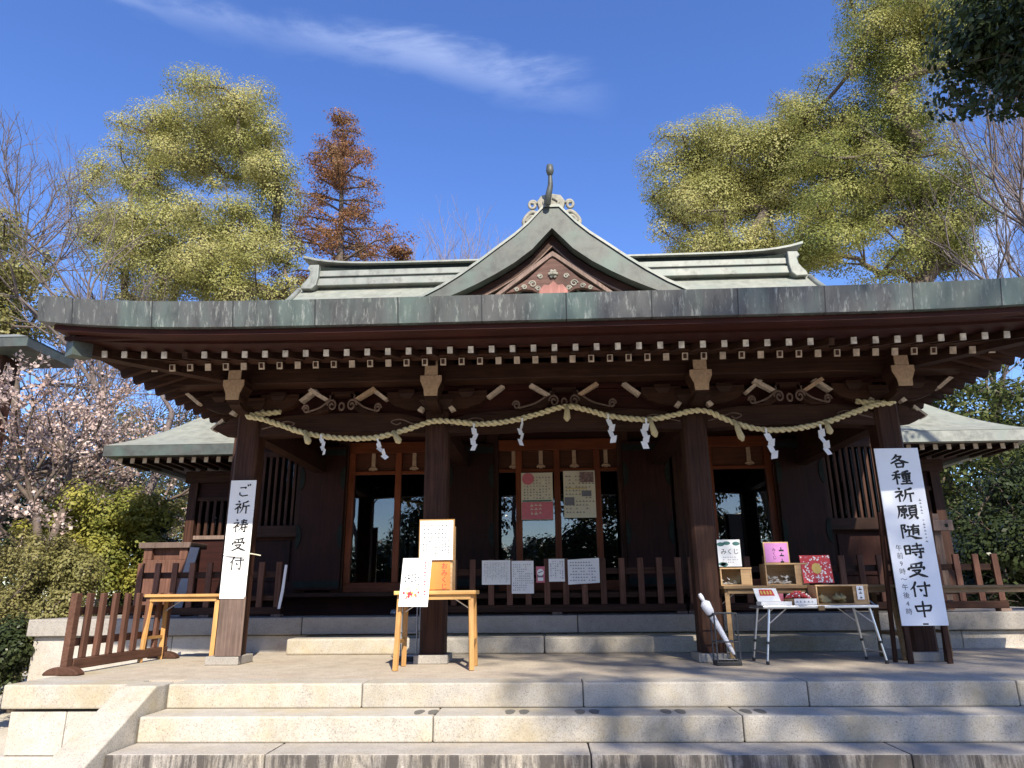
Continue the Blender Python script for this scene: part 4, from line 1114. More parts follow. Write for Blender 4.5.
# ------------------------------------------------------------------ open boxes, cards and trays on the right
def open_box(label, x0, x1, y, dpt, z, h, div, fill_fn, group=None):
    b = thing('display_box', label, 'box', ((x0+x1)/2, y+dpt/2, z))
    t = .012
    part('case', MB().box(x0,x1,y,y+dpt,z+.001,z+t).box(x0,x1,y+dpt-t,y+dpt,z+t+.001,z+h).box(x0,x0+t,y,y+dpt-t-.001,z+t+.001,z+h).box(x1-t,x1,y,y+dpt-t-.001,z+t+.001,z+h), WBOX, b)
    part('divider', MB().box(div,x1-t-.001,y+.004,y+.014,z+t+.001,z+h-t), WBOX, b)
    part('rim', MB().box(x0-.004,x1+.004,y-.006,y+.006,z+h-t,z+h+.002).box(x0+t+.001,x1-t-.001,y+.007,y+dpt-t-.001,z+h-t*.5,z+h), WBOX, b)
    part('clear_front', MB().box(x0+t+.001,div-.002,y+.004,y+.007,z+t+.001,z+h-t-.001), CLEAR, b)
    fill_fn(b, x0+t, div, y+.012, y+dpt-t, z+t)
    return b
def slips(mat, n, s, seed):
    def f(b, x0, x1, y0, y1, z):
        r = random.Random(seed); mb = MB()
        for k in range(n):
            c = Vector((r.uniform(x0+s,x1-s), r.uniform(y0+s*.3,y1-s), z+s*.4+r.random()**2*s*2.6))
            d = Vector((r.uniform(-1,1),r.uniform(-1,1),r.uniform(-.4,.4))).normalized()
            mb.bar(c-d*s*.7, c+d*s*.7, s*.8, s*.25, (r.uniform(-1,1),r.uniform(-1,1),1))
        part('contents', mb, mat, b)
    return f
def lumps(mat, n, s, seed):
    def f(b, x0, x1, y0, y1, z):
        r = random.Random(seed); mb = MB()
        for k in range(n):
            c = Vector((r.uniform(x0+s,x1-s), r.uniform(y0+s,y1-s), z+s*.5+(k%2)*s*.7)); a = r.uniform(0,3)
            mb.lathe([(0,-s*.5),(s*.6,-s*.45),(s,-.0),(s*.7,s*.45),(s*.15,s*.6),(s*.3,s*.9),(0,s*.95)], c, 8)
        part('contents', mb, mat, b, smooth=True)
    return f
ty = 7.47; tz = 1.613
open_box('small open wooden box under the white card, at the left end of the long table', 1.775, 2.085, 7.40, .20, tz, .175, 1.98, slips(PAPER, 16, .022, 11))
open_box('wider open wooden box of folded white slips under the pink card on the long table', 2.245, 2.665, 7.46, .20, tz, .215, 2.54, slips(PAPER, 40, .026, 12))
open_box('open wooden box of yellow pouches with a white label, on the camping table', 2.62, 3.11, 7.175, .22, 1.426, .185, 2.97, lumps(TAN, 10, .045, 13))
lb = [o for o in bpy.data.objects if o.name.startswith('display_box')][-1]
lab = part('white_label', MB().box(3.0,3.065,7.163,7.166,1.475,1.60), PAPER, lb)
part('label_print', marks(3.012,3.053,1.485,1.59,7.1615,cols=1,fill=.8), INK, lab)
# cards
def card(name, label, x0, x1, z0, z1, y, mat, cat='card', lean=.03, frame=None):
    c = thing(name, label, cat, ((x0+x1)/2, y+.01, z0))
    def q(e, dy): return [(x0-e,y+dy,z0-e),(x1+e,y+dy,z0-e),(x1+e,y+dy+lean,z1+e),(x0-e,y+dy+lean,z1+e)]
    fs = [(0,1,2,3),(7,6,5,4),(0,4,5,1),(1,5,6,2),(2,6,7,3),(3,7,4,0)]
    s = part('sheet', MB().add(q(0,0)+q(0,.004),fs), mat, c)
    if frame: part('frame', MB().add(q(.012,.0045)+q(.012,.014),fs), frame, c)
    return c, s
c, s = card('card', 'white card with grey leaf motifs and black lettering above the small open box', 1.765, 1.995, 1.80, 2.065, 7.385, PAPER_C if False else PAPER, lean=0)
part('title_print', text_mb('みくじ', .062, 1.885, 1.925, 7.384), INK, s)
mb = marks(1.81,1.95,1.83,1.905,7.3838,rows=3,fill=.5); part('small_print', mb, INKG, s)
mb = MB()
for x, z, a in ((1.80,2.02,.5),(1.86,2.03,.2),(1.955,2.025,-.4),(1.80,1.825,.3),(1.82,1.82,-.5)):
    mb.add([(x+.038*math.cos(a+t)*(1 if abs(math.cos(t))>.1 else 1), 7.3836, z+.018*math.sin(t)+.02*math.sin(a)*math.cos(t)) for t in [6.283*k/10 for k in range(10)]], [tuple(range(10))])
part('leaf_motif', mb, DKG, s)
c, s = card('card', 'pink card with black brush lettering standing behind the wider open box', 2.265, 2.495, 1.84, 2.03, 7.475, PURP, lean=0, frame=WBOX)
mb = text_mb('みくじ', .04, 2.355, 1.985, 7.474, vertical=True); marks(2.40,2.46,1.87,1.99,7.4738,cols=1,fill=.9,mb=mb)
part('lettering', mb, INK, s)
c, s = card('patterned_frame', 'square red and white patterned card with a golden centre propped on the long table', 2.605, 2.905, 1.632, 1.905, 7.43, RED, lean=.05)
mb = MB(); mg = MB(); mb2 = MB()
rr = random.Random(9)
def pt(x, z, e): return (x, 7.43+.05*(z-1.632)/.273-e, z)
for k in range(150):
    x = rr.uniform(2.615,2.895); z = rr.uniform(1.64,1.898); q = rr.uniform(.005,.011)
    if math.hypot(x-2.755,z-1.775) < .05: continue
    e = .0012+k*.00001
    (mb if k%4 else mb2).add([pt(x+q*math.cos(t),z+q*math.sin(t),e) for t in [6.283*j/5+k for j in range(5)]],[tuple(range(5))])
part('white_pattern', mb, PAPER, s); part('pink_pattern', mb2, REDP, s)
mg.add([pt(2.755+.05*math.cos(t),1.775+.055*math.sin(t),.003) for t in [6.283*j/8 for j in range(8)]],[tuple(range(8))])
part('gold_centre', mg, GOLD, s)
# red and white notice lying on a white carton
c = thing('carton', 'flat white carton carrying a slanted white notice with a red panel on the camping table', 'carton', (2.22, 7.22, 1.426))
part('tray', MB().box(2.075,2.365,7.135,7.30,1.426,1.462), PAPER, c, bevel=.003)
nt_ = part('slanted_notice', MB().add([(2.05,7.16,1.464),(2.27,7.16,1.464),(2.27,7.28,1.585),(2.05,7.28,1.585),(2.05,7.168,1.464),(2.27,7.168,1.464),(2.27,7.288,1.585),(2.05,7.288,1.585)],[(0,1,2,3),(7,6,5,4),(0,4,5,1),(1,5,6,2),(2,6,7,3),(3,7,4,0)]), PAPER, c)
def sl(x, t, e): return (x, 7.16+.12*t-e, 1.464+.121*t+e)
part('red_panel', MB().add([sl(2.09,.42,.0012),sl(2.235,.42,.0012),sl(2.225,.9,.0012),sl(2.10,.9,.0012)],[(0,1,2,3)]), RED, nt_)
mb = MB()
for k in range(4): mb.add([sl(2.105+k*.03,.52,.002),sl(2.125+k*.03,.52,.002),sl(2.122+k*.03,.8,.002),sl(2.108+k*.03,.8,.002)],[(0,1,2,3)])
part('panel_print', mb, GOLD, nt_)
pk = part('small_pink_box', MB().box(2.285,2.345,7.30,7.38,1.426,1.535), REDP, None, (2.31,7.34,1.426), bevel=.004)
tag(pk, 'small pink box between the white carton and the tray of red beads', 'box')
tr = thing('bead_tray', 'round wooden tray heaped with small red and white charms, with a white label in front', 'tray', (2.475, 7.27, 1.426))
part('tray', MB().lathe([(.0,0.001),(.118,.001),(.132,.06),(.124,.06),(.112,.012),(0,.012)], (2.475,7.28,1.426), 20), WBOX, tr)
part('label', MB().box(2.39,2.60,7.135,7.139,1.43,1.487), PAPER, tr)
part('label_print', marks(2.40,2.59,1.44,1.48,7.134,rows=1,fill=.5), INKG, tr)
for mt, seed, n in ((RED,1,80),(PAPER,2,30),(REDP,3,30)):
    r = random.Random(seed); mb = MB()
    for k in range(n):
        a = r.uniform(0,6.283); q = r.random()**.5*.115; h = .075*(1-(q/.13)**2)
        mb.lathe([(0,-.010),(.010,-.004),(.010,.004),(0,.010)], (2.475+q*math.cos(a),7.28+q*math.sin(a),1.426+.055+h*r.uniform(.6,1)), 6)
    part('charms', mb, mt, tr)

# ------------------------------------------------------------------ umbrellas stands
def umb_stand(label, cx, cy, w, d, h, fm):
    s = thing('umbrella_stand', label, 'umbrella stand', (cx, cy, .9))
    part('drip_tray', MB().box(cx-w/2,cx+w/2,cy-d/2,cy+d/2,.901,.935), BLACK, s, bevel=.004)
    mb = MB()
    for sx in (-1,1):
        for sy_ in (-1,1):
            mb.tube([(cx+sx*(w/2-.01),cy+sy_*(d/2-.01),.93),(cx+sx*(w/2-.01),cy+sy_*(d/2-.01),.9+h)],.008,8)
    for z in (.9+h, .9+h*.45):
        mb.tube([(cx-w/2+.01,cy-d/2+.01,z),(cx+w/2-.01,cy-d/2+.01,z),(cx+w/2-.01,cy+d/2-.01,z),(cx-w/2+.01,cy+d/2-.01,z),(cx-w/2+.01,cy-d/2+.01,z)],.007,6)
    part('frame', mb, fm, s)
    mb = MB()
    for k in range(1,6):
        mb.tube([(cx-w/2+w*k/6,cy-d/2+.01,.94),(cx-w/2+w*k/6,cy+d/2-.01,.94)],.004,5)
    for k in range(1,4):
        mb.tube([(cx-w/2+.01,cy-d/2+d*k/4,.948),(cx+w/2-.01,cy-d/2+d*k/4,.948)],.004,5)
    part('grid', mb, fm, s)
    return s
umb_stand('low dark wire umbrella stand at the foot of the third pillar', 1.70, 7.13, .23, .18, .46, DSTEEL)
umb_stand('grey steel umbrella stand at the left foot of the second pillar', -1.43, 7.72, .22, .2, .62, STEEL)
u = thing('umbrella', 'closed white umbrella leaning slantwise in the dark stand by the third pillar', 'umbrella', (1.79, 7.1, .95))
a = Vector((1.785,7.10,.952)); b = Vector((1.505,7.16,1.53)); dd = (b-a)
def up_(t): return a+dd*t
part('canopy', MB().tube([up_(.06),up_(.12),up_(.3),up_(.5),up_(.66),up_(.68),up_(.72),up_(.86),up_(.90)],[.010,.018,.023,.028,.030,.024,.042,.050,.022],9), CLOTH, u, smooth=True)
part('tie_band', MB().tube([up_(.665),up_(.69)],.04,9), BLACK, u)
part('shaft_tip', MB().tube([up_(0),up_(.07)],[.006,.012],7), BLACK, u)
part('handle', MB().tube([up_(.90),up_(.97),up_(1.02)],[.018,.022,.016],8), PLAST, u, smooth=True)

# ------------------------------------------------------------------ notices on the railing, posters on the doors
def notice(label, p0, p1, y, mat, cols=None, rows=None, pm=INKG, name='notice', seed=1, tilt=0):
    A_ = at(p0[0], p0[1], y); B_ = at(p1[0], p1[1], y)
    n = thing(name, label, name, ((A_.x+B_.x)/2, y, B_.z))
    mb = MB(); N = 6
    r = random.Random(seed)
    gr = [[(A_.x+(B_.x-A_.x)*i/N, y-.004*math.sin(i*1.7+j+seed)-.003*((i-3)/3)**2, B_.z+(A_.z-B_.z)*j/4+tilt*(i/N-.5)) for i in range(N+1)] for j in range(5)]
    mb.grid(gr); mb.grid([[(p[0],p[1]+.0015,p[2]) for p in row][::-1] for row in gr])
    s = part('sheet', mb, mat, n, fix=False)
    w = B_.x-A_.x; h = A_.z-B_.z
    part('print', marks(A_.x+.06*w,B_.x-.06*w,B_.z+.08*h,A_.z-.08*h,y-.0105,cols=cols,rows=rows,rnd=r,fill=.55), pm, n)
    return n, A_, B_
NY = 9.005
notice('wide white notice of fine vertical print, first from the left on the central railing', (482,560.5),(510.5,584.5), NY, PAPER, cols=16, seed=2)
notice('tall white notice of ruled lines, hanging lowest on the central railing', (511.5,561),(534,593.5), NY-.012, PAPER, rows=12, seed=3)
n, a, b = notice('small red no-smoking sign between two white notices on the railing', (536,566.5),(545,582.5), NY, REDP, rows=1, name='sign', seed=4)
cx, cz_ = (a.x+b.x)/2, a.z-.07
part('white_disc', MB().add([(cx+.042*math.cos(t),NY-.012,cz_+.042*math.sin(t)) for t in [6.283*k/20 for k in range(20)]],[tuple(range(20))]), PAPER, n)
part('cigarette_mark', MB().add([(cx-.03,NY-.0135,cz_-.012),(cx+.026,NY-.0135,cz_+.008),(cx+.03,NY-.0135,cz_+.018),(cx-.028,NY-.0135,cz_-.002)],[(0,1,2,3)]), INK, n)
part('white_strip', MB().box(a.x+.02,b.x-.02,NY-.0125,NY-.0115,b.z+.02,b.z+.06), PAPER, n)
notice('small white notice of vertical print right of the no-smoking sign', (548.5,559),(565,581.5), NY, PAPER, cols=6, seed=5)
notice('wide white notice with two rows of little drawings on the central railing', (567.5,559),(600,583.5), NY, PAPER, rows=7, seed=6, tilt=.02)
n, a, b = notice('cream poster with a pink disc and a pink lower band on the central doors', (521,473),(553.5,519.5), 10.13, PAPER_C, cols=9, name='poster', seed=7)
h = a.z-b.z; w = b.x-a.x
part('pink_band', MB().box(a.x+.005,b.x-.005,10.116,10.119,b.z+.005,b.z+h*.37), REDP, n)
part('pink_disc', MB().add([(a.x+.10+.085*math.cos(t),10.115,a.z-.09+.085*math.sin(t)) for t in [6.283*k/20 for k in range(20)]],[tuple(range(20))]), REDP, n)
part('band_print', marks(a.x+.12,a.x+.30,b.z+.06,b.z+h*.34,10.1145,cols=3,fill=.8), PAPER_C, n)
part('green_wash', MB().box(a.x+.02,b.x-.02,10.1155,10.1158,b.z+h*.38,b.z+h*.41), DKG, n)
n, a, b = notice('cream poster with small dark pictures and columns of print on the central doors', (563,471),(596.5,517.5), 10.13, PAPER_C, rows=11, name='poster', seed=8)
h = a.z-b.z; w = b.x-a.x
part('picture', MB().box(a.x+.24,b.x-.02,10.1155,10.1185,a.z-.17,a.z-.02), plain('picture_print',(.22,.15,.14),.6,.8,30), n)
part('picture', MB().box(a.x+.01,a.x+.15,10.1155,10.1185,b.z+.18,b.z+.29), INKG, n)
part('picture', MB().box(a.x+.26,b.x-.06,10.1155,10.1185,a.z-.37,a.z-.29), INKG, n)
part('orange_rule', MB().box(a.x+.04,b.x-.12,10.1155,10.1185,a.z-.26,a.z-.25), GOLD, n)

# ------------------------------------------------------------------ straw rope with tufts, and the paper streamers
rp = [(280,411.5),(262,412.5),(247,416),(262,419),(276,423.5),(305,433),(340,438),(375,437.5),(405,430),(432,421.5),(452,421.5),(480,424),(510,421),(536,414.5),(565,406.5),(585,409.5),(610,416),(645,419.5),(672,415.5),(692,411),(708,411.5),(725,419),(748,427),(772,430),(800,428),(830,421),(858,411),(877,404.5),(893,402.5),(870,401.5),(857,400.5)]
RYP = 7.30
path = []
for i, p in enumerate(rp):
    yy = RYP
    if i == 0 or i == len(rp)-1: yy = 7.36
    path.append(at(p[0], p[1], yy))
path[0].y = path[-1].y = 7.38; path[1].y = 7.35; path[-2].y = 7.35
pa = catmull(path, 14)
# even spacing along the rope
L_ = [0]
for u_, v_ in zip(pa[:-1], pa[1:]): L_.append(L_[-1]+(v_-u_).length)
RP = thing('straw_rope', 'thick twisted straw rope strung in shallow swags across all four pillars', 'straw rope', (pa[0].x, 7.34, 3.4))
N = int(L_[-1]/.018)
ev = []; j = 0
for k in range(N+1):
    t = L_[-1]*k/N
    while j < len(L_)-2 and L_[j+1] < t: j += 1
    ev.append(pa[j].lerp(pa[j+1], (t-L_[j])/max(1e-6, L_[j+1]-L_[j])))
for st_ in range(2):
    pts = []
    for k, p in enumerate(ev):
        d = (ev[min(k+1,N)]-ev[max(k-1,0)]).normalized(); u1 = d.cross(Vector((0,1,0))).normalized(); u2 = d.cross(u1)
        ang = k*.018/.13*2*math.pi + st_*2*math.pi/2
        pts.append(p+(u1*math.cos(ang)+u2*math.sin(ang))*.0165)
    part('rope_strand', MB().tube(pts, [.0172*(1+.10*math.sin(k*.37+st_)+.08*math.sin(k*1.13)) for k in range(len(pts))], 7), ROPE, RP, smooth=True)
for i, (px, py, ex_, ey_) in enumerate(((305,433,309,444),(394,433.5,400,443),(567,407,567,421),(650,420,656,437),(735,422.5,743,441),(826,423,831,434))):
    a = at(px, py, RYP-.02); b = at(ex_, ey_, RYP-.05)
    part('straw_tuft', MB().tube([a+Vector((0,0,.02)), a.lerp(b,.35), a.lerp(b,.8), b],[.016,.030,.038,.014],8), STRAW, RP, smooth=True)
def shide(label, px, py, ln, ang, turn, seed):
    a = at(px, py, RYP-.045)
    o = thing('paper_streamer', label, 'paper streamer', a, 'zigzag paper streamers on the straw rope')
    r = random.Random(seed); mb = MB()
    d = Vector((math.sin(ang), 0, -math.cos(ang))); e = Vector((math.cos(ang), 0, math.sin(ang)))
    n = 4; s = ln/(n+.6)
    c = a.copy()
    mb.bar(a+Vector((0,.0,.03)), a+d*s*.55, .02, .004, (0,1,0))
    c = a+d*s*.35
    for k in range(n):
        sd = 1 if (k+seed) % 2 else -1
        tw = turn*sd+r.uniform(-.25,.25)
        hw = s*.42
        ee = (e*math.cos(tw)+Vector((0,1,0))*math.sin(tw))*hw
        dd_ = d*s*1.0 + e*sd*s*.28
        o1 = c - ee; o2 = c + ee; o3 = o2+dd_; o4 = o1+dd_
        t = Vector((0,-.002*(k+1),0)); th = Vector((0,.0012,0))
        mb.add([o1+t,o2+t,o3+t,o4+t,o1+t+th,o2+t+th,o3+t+th,o4+t+th],[(0,1,2,3),(7,6,5,4),(0,4,5,1),(1,5,6,2),(2,6,7,3),(3,7,4,0)])
        c = c + d*s*.82 + e*sd*s*.5*(1 if k%2==0 else .9)
    part('folded_paper', mb, CLOTH, o)
    return o
shide('white paper streamer nearest the leftmost pillar, before the barred window', 321, 437, .24, .15, .5, 1)
shide('white paper streamer swinging to the right before the left glazed door', 377, 441, .27, .62, .3, 2)
shide('white paper streamer just right of the second pillar', 474, 426, .32, -.12, .5, 3)
shide('white paper streamer before the left half of the central doors', 522, 421, .32, .05, .9, 4)
shide('white paper streamer before the right half of the central doors', 608, 417, .34, .06, .4, 5)
shide('white paper streamer closest left of the third pillar', 646, 421, .36, .02, .2, 6)
shide('white paper streamer in the right bay, just past the third pillar', 766, 431, .36, .10, .2, 7)
shide('white paper streamer nearest the rightmost pillar and tall sign', 820, 427, .36, .28, .3, 8)
# grey slippers left on the threshold by the entrance
sl_ = thing('slippers', 'pair of grey slippers left on the threshold beside the second pillar', 'slippers', (-1.75, 9.6, 1.3))
for x in (-1.95, -1.83):
    part('slipper', MB().lathe([(0,0),(.045,0),(.05,.02),(.04,.055),(0,.065)], (x,9.45,1.31), 10), STEEL, sl_, smooth=True)

# ------------------------------------------------------------------ trees and shrubs
def raw_mesh(name, V, Fq, mat, parent, smooth=False):
    """V: (n,3) numpy in world coordinates, Fq: (m,k) numpy"""
    org = ORG[parent]
    me = bpy.data.meshes.new(name)
    V = (V-np.array(org)).astype(np.float32); m_, k = Fq.shape
    me.vertices.add(len(V)); me.vertices.foreach_set('co', V.ravel())
    me.loops.add(m_*k); me.loops.foreach_set('vertex_index', Fq.astype(np.int32).ravel())
    me.polygons.add(m_); me.polygons.foreach_set('loop_start', np.arange(0, m_*k, k, dtype=np.int32))
    if smooth: me.polygons.foreach_set('use_smooth', np.ones(m_, dtype=bool))
    me.update(calc_edges=True); me.materials.append(mat)
    o = bpy.data.objects.new(name, me); COL.objects.link(o); o.parent = parent; ORG[o] = org
    return o
def seg_mesh(segs, n):
    """frustums for (p, q, r0, r1) rows"""
    S = np.array([list(s[0])+list(s[1])+[s[2], s[3]] for s in segs])
    p, q, r0, r1 = S[:,0:3], S[:,3:6], S[:,6:7], S[:,7:8]
    d = q-p; d /= np.maximum(np.linalg.norm(d, axis=1, keepdims=True), 1e-9)
    h = np.where(np.abs(d[:,2:3]) < .9, np.array([[0,0,1.]]), np.array([[1.,0,0]]))
    a = np.cross(d, h); a /= np.linalg.norm(a, axis=1, keepdims=True); b = np.cross(d, a)
    V = []
    for (c, r) in ((p, r0), (q+d*r1*.4, r1)):
        for j in range(n):
            t = 2*math.pi*j/n; V.append(c+(a*math.cos(t)+b*math.sin(t))*r)
    V = np.stack(V, 1).reshape(-1, 3); m_ = len(S); base = (np.arange(m_)*2*n)[:,None]
    F = np.concatenate([base+np.array([[j,(j+1)%n,n+(j+1)%n,n+j]]) for j in range(n)])
    return V, F
def leaf_mesh(C, size, rng, up=.5, aspect=.65, out=None):
    """one pointed four-sided leaf at each centre"""
    n = len(C)
    N = rng.normal(size=(n,3)); N /= np.linalg.norm(N, axis=1, keepdims=True); N *= (.5 if out is not None else 1.0); N[:,2] = np.abs(N[:,2])+up
    if out is not None: N += out*1.5
    N /= np.linalg.norm(N, axis=1, keepdims=True)
    h = rng.normal(size=(n,3)); a = np.cross(N, h); a /= np.linalg.norm(a, axis=1, keepdims=True); b = np.cross(N, a)
    s = (size*rng.uniform(.6,1.35,n))[:,None]
    V = np.stack([C-a*s*.5, C+b*s*aspect*.5+N*s*.06, C+a*s*.5, C-b*s*aspect*.5+N*s*.06], 1).reshape(-1,3)
    return V, (np.arange(n)*4)[:,None]+np.array([[0,1,2,3]])
def in_blobs(blobs, n, rng, shell=.5):
    w = np.array([b[3]*b[4]*b[5] for b in blobs])**.75; w = w/w.sum(); ks = rng.choice(len(blobs), n, p=w)
    d = rng.normal(size=(n,3)); d /= np.linalg.norm(d, axis=1, keepdims=True)
    r = rng.uniform(0,1,n)**shell
    B_ = np.array(blobs)[ks]
    return B_[:,:3]+d*r[:,None]*B_[:,3:6]
def connect(start, clumps, rtip, rng, trunk_nodes, sag=.12, power=2.3):
    """grow limbs from the trunk to every clump centre; limbs share wood and thin outwards"""
    nodes = [np.array(p, float) for p in trunk_nodes]; par = [-1]+list(range(len(nodes)-1)); cnt = [0]*len(nodes)
    c0 = nodes[-1]
    order = np.argsort([np.linalg.norm(c-c0) for c in clumps]); tips = []
    for i in order:
        c = clumps[i]; P = np.array(nodes); dv = c-P; dist = np.linalg.norm(dv, axis=1)
        pen = np.where(dv[:,2] < -.2*dist, dist*.8, 0)
        lowpen = np.zeros(len(P)); lowpen[:max(1, len(trunk_nodes)//2)] = 4
        k = int(np.argmin(dist+pen+lowpen)); L0 = dist[k]; st = max(1, int(L0/.55)); last = k
        bend = rng.normal(size=3)*.10*L0; bend[2] += sag*L0*.6
        for s in range(1, st+1):
            t = s/st; p = P[k]+dv[k]*t+bend*math.sin(math.pi*t)
            nodes.append(p); par.append(last); cnt.append(0); last = len(nodes)-1
        tips.append(last)
    for t in tips:
        k = t
        while k != -1: cnt[k] += 1; k = par[k]
    rad = [rtip*max(1, c)**(1/power) for c in cnt]
    return [(nodes[par[k]], nodes[k], min(rad[par[k]], rad[k]*1.6) if par[k] >= len(trunk_nodes) else rad[k]*1.15, rad[k]) for k in range(1, len(nodes))], rad
def broad_tree(name, label, cat, base, fork, blobs, nclump, nleaf, lsize, crad, leafm, barkm, seed, rtip=.018, shell=.45, group=None, flat=.65, twigs=True, up=.5, extra=None):
    rng = np.random.default_rng(seed)
    t = thing(name, label, cat, base, group)
    cl = in_blobs(blobs, nclump, rng, shell)
    b = np.array(base, float); f = np.array(fork, float); n = 8
    side = rng.normal(size=3)*np.array([1,1,0])*.02*np.linalg.norm(f-b)
    tn = [b+(f-b)*k/n+side*math.sin(2.5*math.pi*k/n) for k in range(n+1)]
    segs, rad = connect(b, cl, rtip, rng, tn)
    segs[:n] = [(tn[k], tn[k+1], rad[n]*(1.35-.3*k/n)*(1.25 if k == 0 else 1), rad[n]*(1.35-.3*(k+1)/n)) for k in range(n)]
    if twigs:
        tw = []
        for c in cl:
            for q in range(3):
                d = np.clip(rng.normal(size=3),-1.1,1.1)*crad*.5; tw.append((c-d*.2, c+d, rtip*.7, rtip*.3))
        segs = segs+tw
    V, F = seg_mesh(segs, 6); raw_mesh('trunk', V, F, barkm, t)
    cs = crad*rng.uniform(.5,1.35,nclump)
    per = rng.poisson(nleaf*(cs/crad)**2)
    idx = np.repeat(np.arange(nclump), per)
    off = rng.normal(size=(len(idx),3)); off /= np.linalg.norm(off, axis=1, keepdims=True)
    o_ = off.copy()
    off *= (rng.uniform(0,1,len(idx))**.33)[:,None]*cs[idx][:,None]; off[:,2] *= flat
    V, F = leaf_mesh(cl[idx]+off, lsize, rng, up, .65, o_)
    raw_mesh('crown', V, F, leafm, t)
    return t
def bl(px, py, Y, wpx, hpx, dr=None):
    """crown lobe seen at pixel (px,py), wpx/hpx = half sizes in pixels there"""
    c = at(px, py, Y); k = c.length/740
    return (c.x, c.y, c.z, wpx*k, (dr if dr else wpx*k), hpx*k)
def bare_tree(name, label, base, h, r0, seed, levels=6, spread=.5, up=.12, mat=None, lean=(0,0), first=.35, nb=(2,3), shrink=.74, group=None, leaves=None, cat='tree', sides=5):
    rng = np.random.default_rng(seed)
    t = thing(name, label, cat, base, group); segs = []; tips = []
    def grow(p, d, ln, r, lv):
        k = 3; q = p
        for s in range(k):
            d = d+rng.normal(size=3)*.11+np.array([0,0,up*.35]); d /= np.linalg.norm(d)
            e = q+d*ln/k; r2 = r*(1-.22/k*(s+1)); segs.append((q, e, r*(1-.22/k*s), r2)); q = e
            if lv <= levels-2 and lv > 0 and rng.random() < .5:
                sd = rng.normal(size=3)*.8+d*.8; sd /= np.linalg.norm(sd); grow(q, sd, ln*.55, r*.36, min(levels, lv+2))
        if lv >= levels: tips.append(q); return
        for c in range(rng.integers(nb[0], nb[1]+1)):
            sd = rng.normal(size=3); sd -= d*sd.dot(d); sd /= np.linalg.norm(sd)
            nd = d+sd*spread*rng.uniform(.6,1.3)+np.array([0,0,up]); nd /= np.linalg.norm(nd)
            grow(q, nd, ln*shrink*rng.uniform(.8,1.15), r*rng.uniform(.46,.64), lv+1)
    d0 = np.array([lean[0], lean[1], 1.0]); d0 /= np.linalg.norm(d0)
    grow(np.array(base, float), d0, h*first, r0, 0)
    V, F = seg_mesh(segs, 5); raw_mesh('trunk', V, F, mat or BARK_L, t)
    return t, np.array(tips), segs

# -- left: large camphor tree
broad_tree('camphor_tree', 'tall rounded evergreen with yellow-green foliage behind the left half of the roof', 'tree', (-9.5,25,0), (-8.6,25,8.5),
    [bl(205,125,25,50,34), bl(222,178,25,24,24), bl(250,130,24.5,34,34), bl(160,155,25,42,36), bl(268,205,24,26,46), bl(128,190,26,36,34), bl(180,225,23,46,42), bl(240,280,23,55,24), bl(160,275,23,45,34), bl(100,225,26,22,24), bl(125,245,25,34,34), bl(230,235,24,34,30), bl(262,262,23.5,30,30)],
    185, 1150, .080, .95, LEAF_C, BARK, 21, rtip=.026, shell=.38)
# -- brown conifer
cc = at(340, 290, 27)
t = thing('conifer_tree', 'tall rust-brown conifer standing just right of the rounded evergreen at the left', 'tree', (cc.x, 27, 0))
rng = np.random.default_rng(5)
top = at(343, 122, 27); H0 = top.z
segs = [((cc.x,27,0),(cc.x+.1,27,H0*.5),.32,.22), ((cc.x+.1,27,H0*.5),(top.x,27,H0),.22,.03)]
cen = []; sz = []
z = 8.0
while z < H0-.1:
    f = (H0-z)/(H0-8); R0 = (.6+3.3*f**.62)*rng.uniform(.7,1.2)
    for k in range(rng.integers(3,6)):
        a = rng.uniform(0,6.283); r = R0*rng.uniform(.55,1.25)
        bx = cc.x+(top.x-cc.x)*z/H0
        p0 = np.array([bx,27,z]); p1 = p0+np.array([math.cos(a)*r*.6, math.sin(a)*r*.6, .12*r]); p2 = p0+np.array([math.cos(a)*r, math.sin(a)*r, .05*r])
        segs += [(p0,p1,.05,.035),(p1,p2,.035,.012)]
        for s in range(max(3,int(r*3.9))):
            u_ = rng.uniform(.3,1.08); c = p0+(p2-p0)*u_+rng.normal(size=3)*.13*r*.5
            c[2] += rng.uniform(-.25,.18); cen.append(c); sz.append(.36+.22*rng.random())
    z += rng.uniform(.30,.62)
V, F = seg_mesh(segs, 6); raw_mesh('trunk', V, F, BARK, t)
cen = np.array(cen); sz = np.array(sz); idx = np.repeat(np.arange(len(cen)), 64)
off = rng.normal(size=(len(idx),3)); off /= np.linalg.norm(off, axis=1, keepdims=True)
V, F = leaf_mesh(cen[idx]+off*(rng.uniform(0,1,len(idx))**.5*sz[idx])[:,None]*np.array([1,1,.7]), .115, rng, .2, .4, off)
raw_mesh('crown', V, F, LEAF_B, t)
c2 = at(404, 262, 27)
broad_tree('conifer_tree', 'small tuft-topped rust-brown conifer peeping over the ridge left of the gable', 'tree', (c2.x,27.5,0), (c2.x,27.5,c2.z-2.2), [bl(404,254,27.5,11,9), bl(402,272,27.5,14,10)], 16, 130, .14, .38, LEAF_B, BARK, 31, rtip=.02)
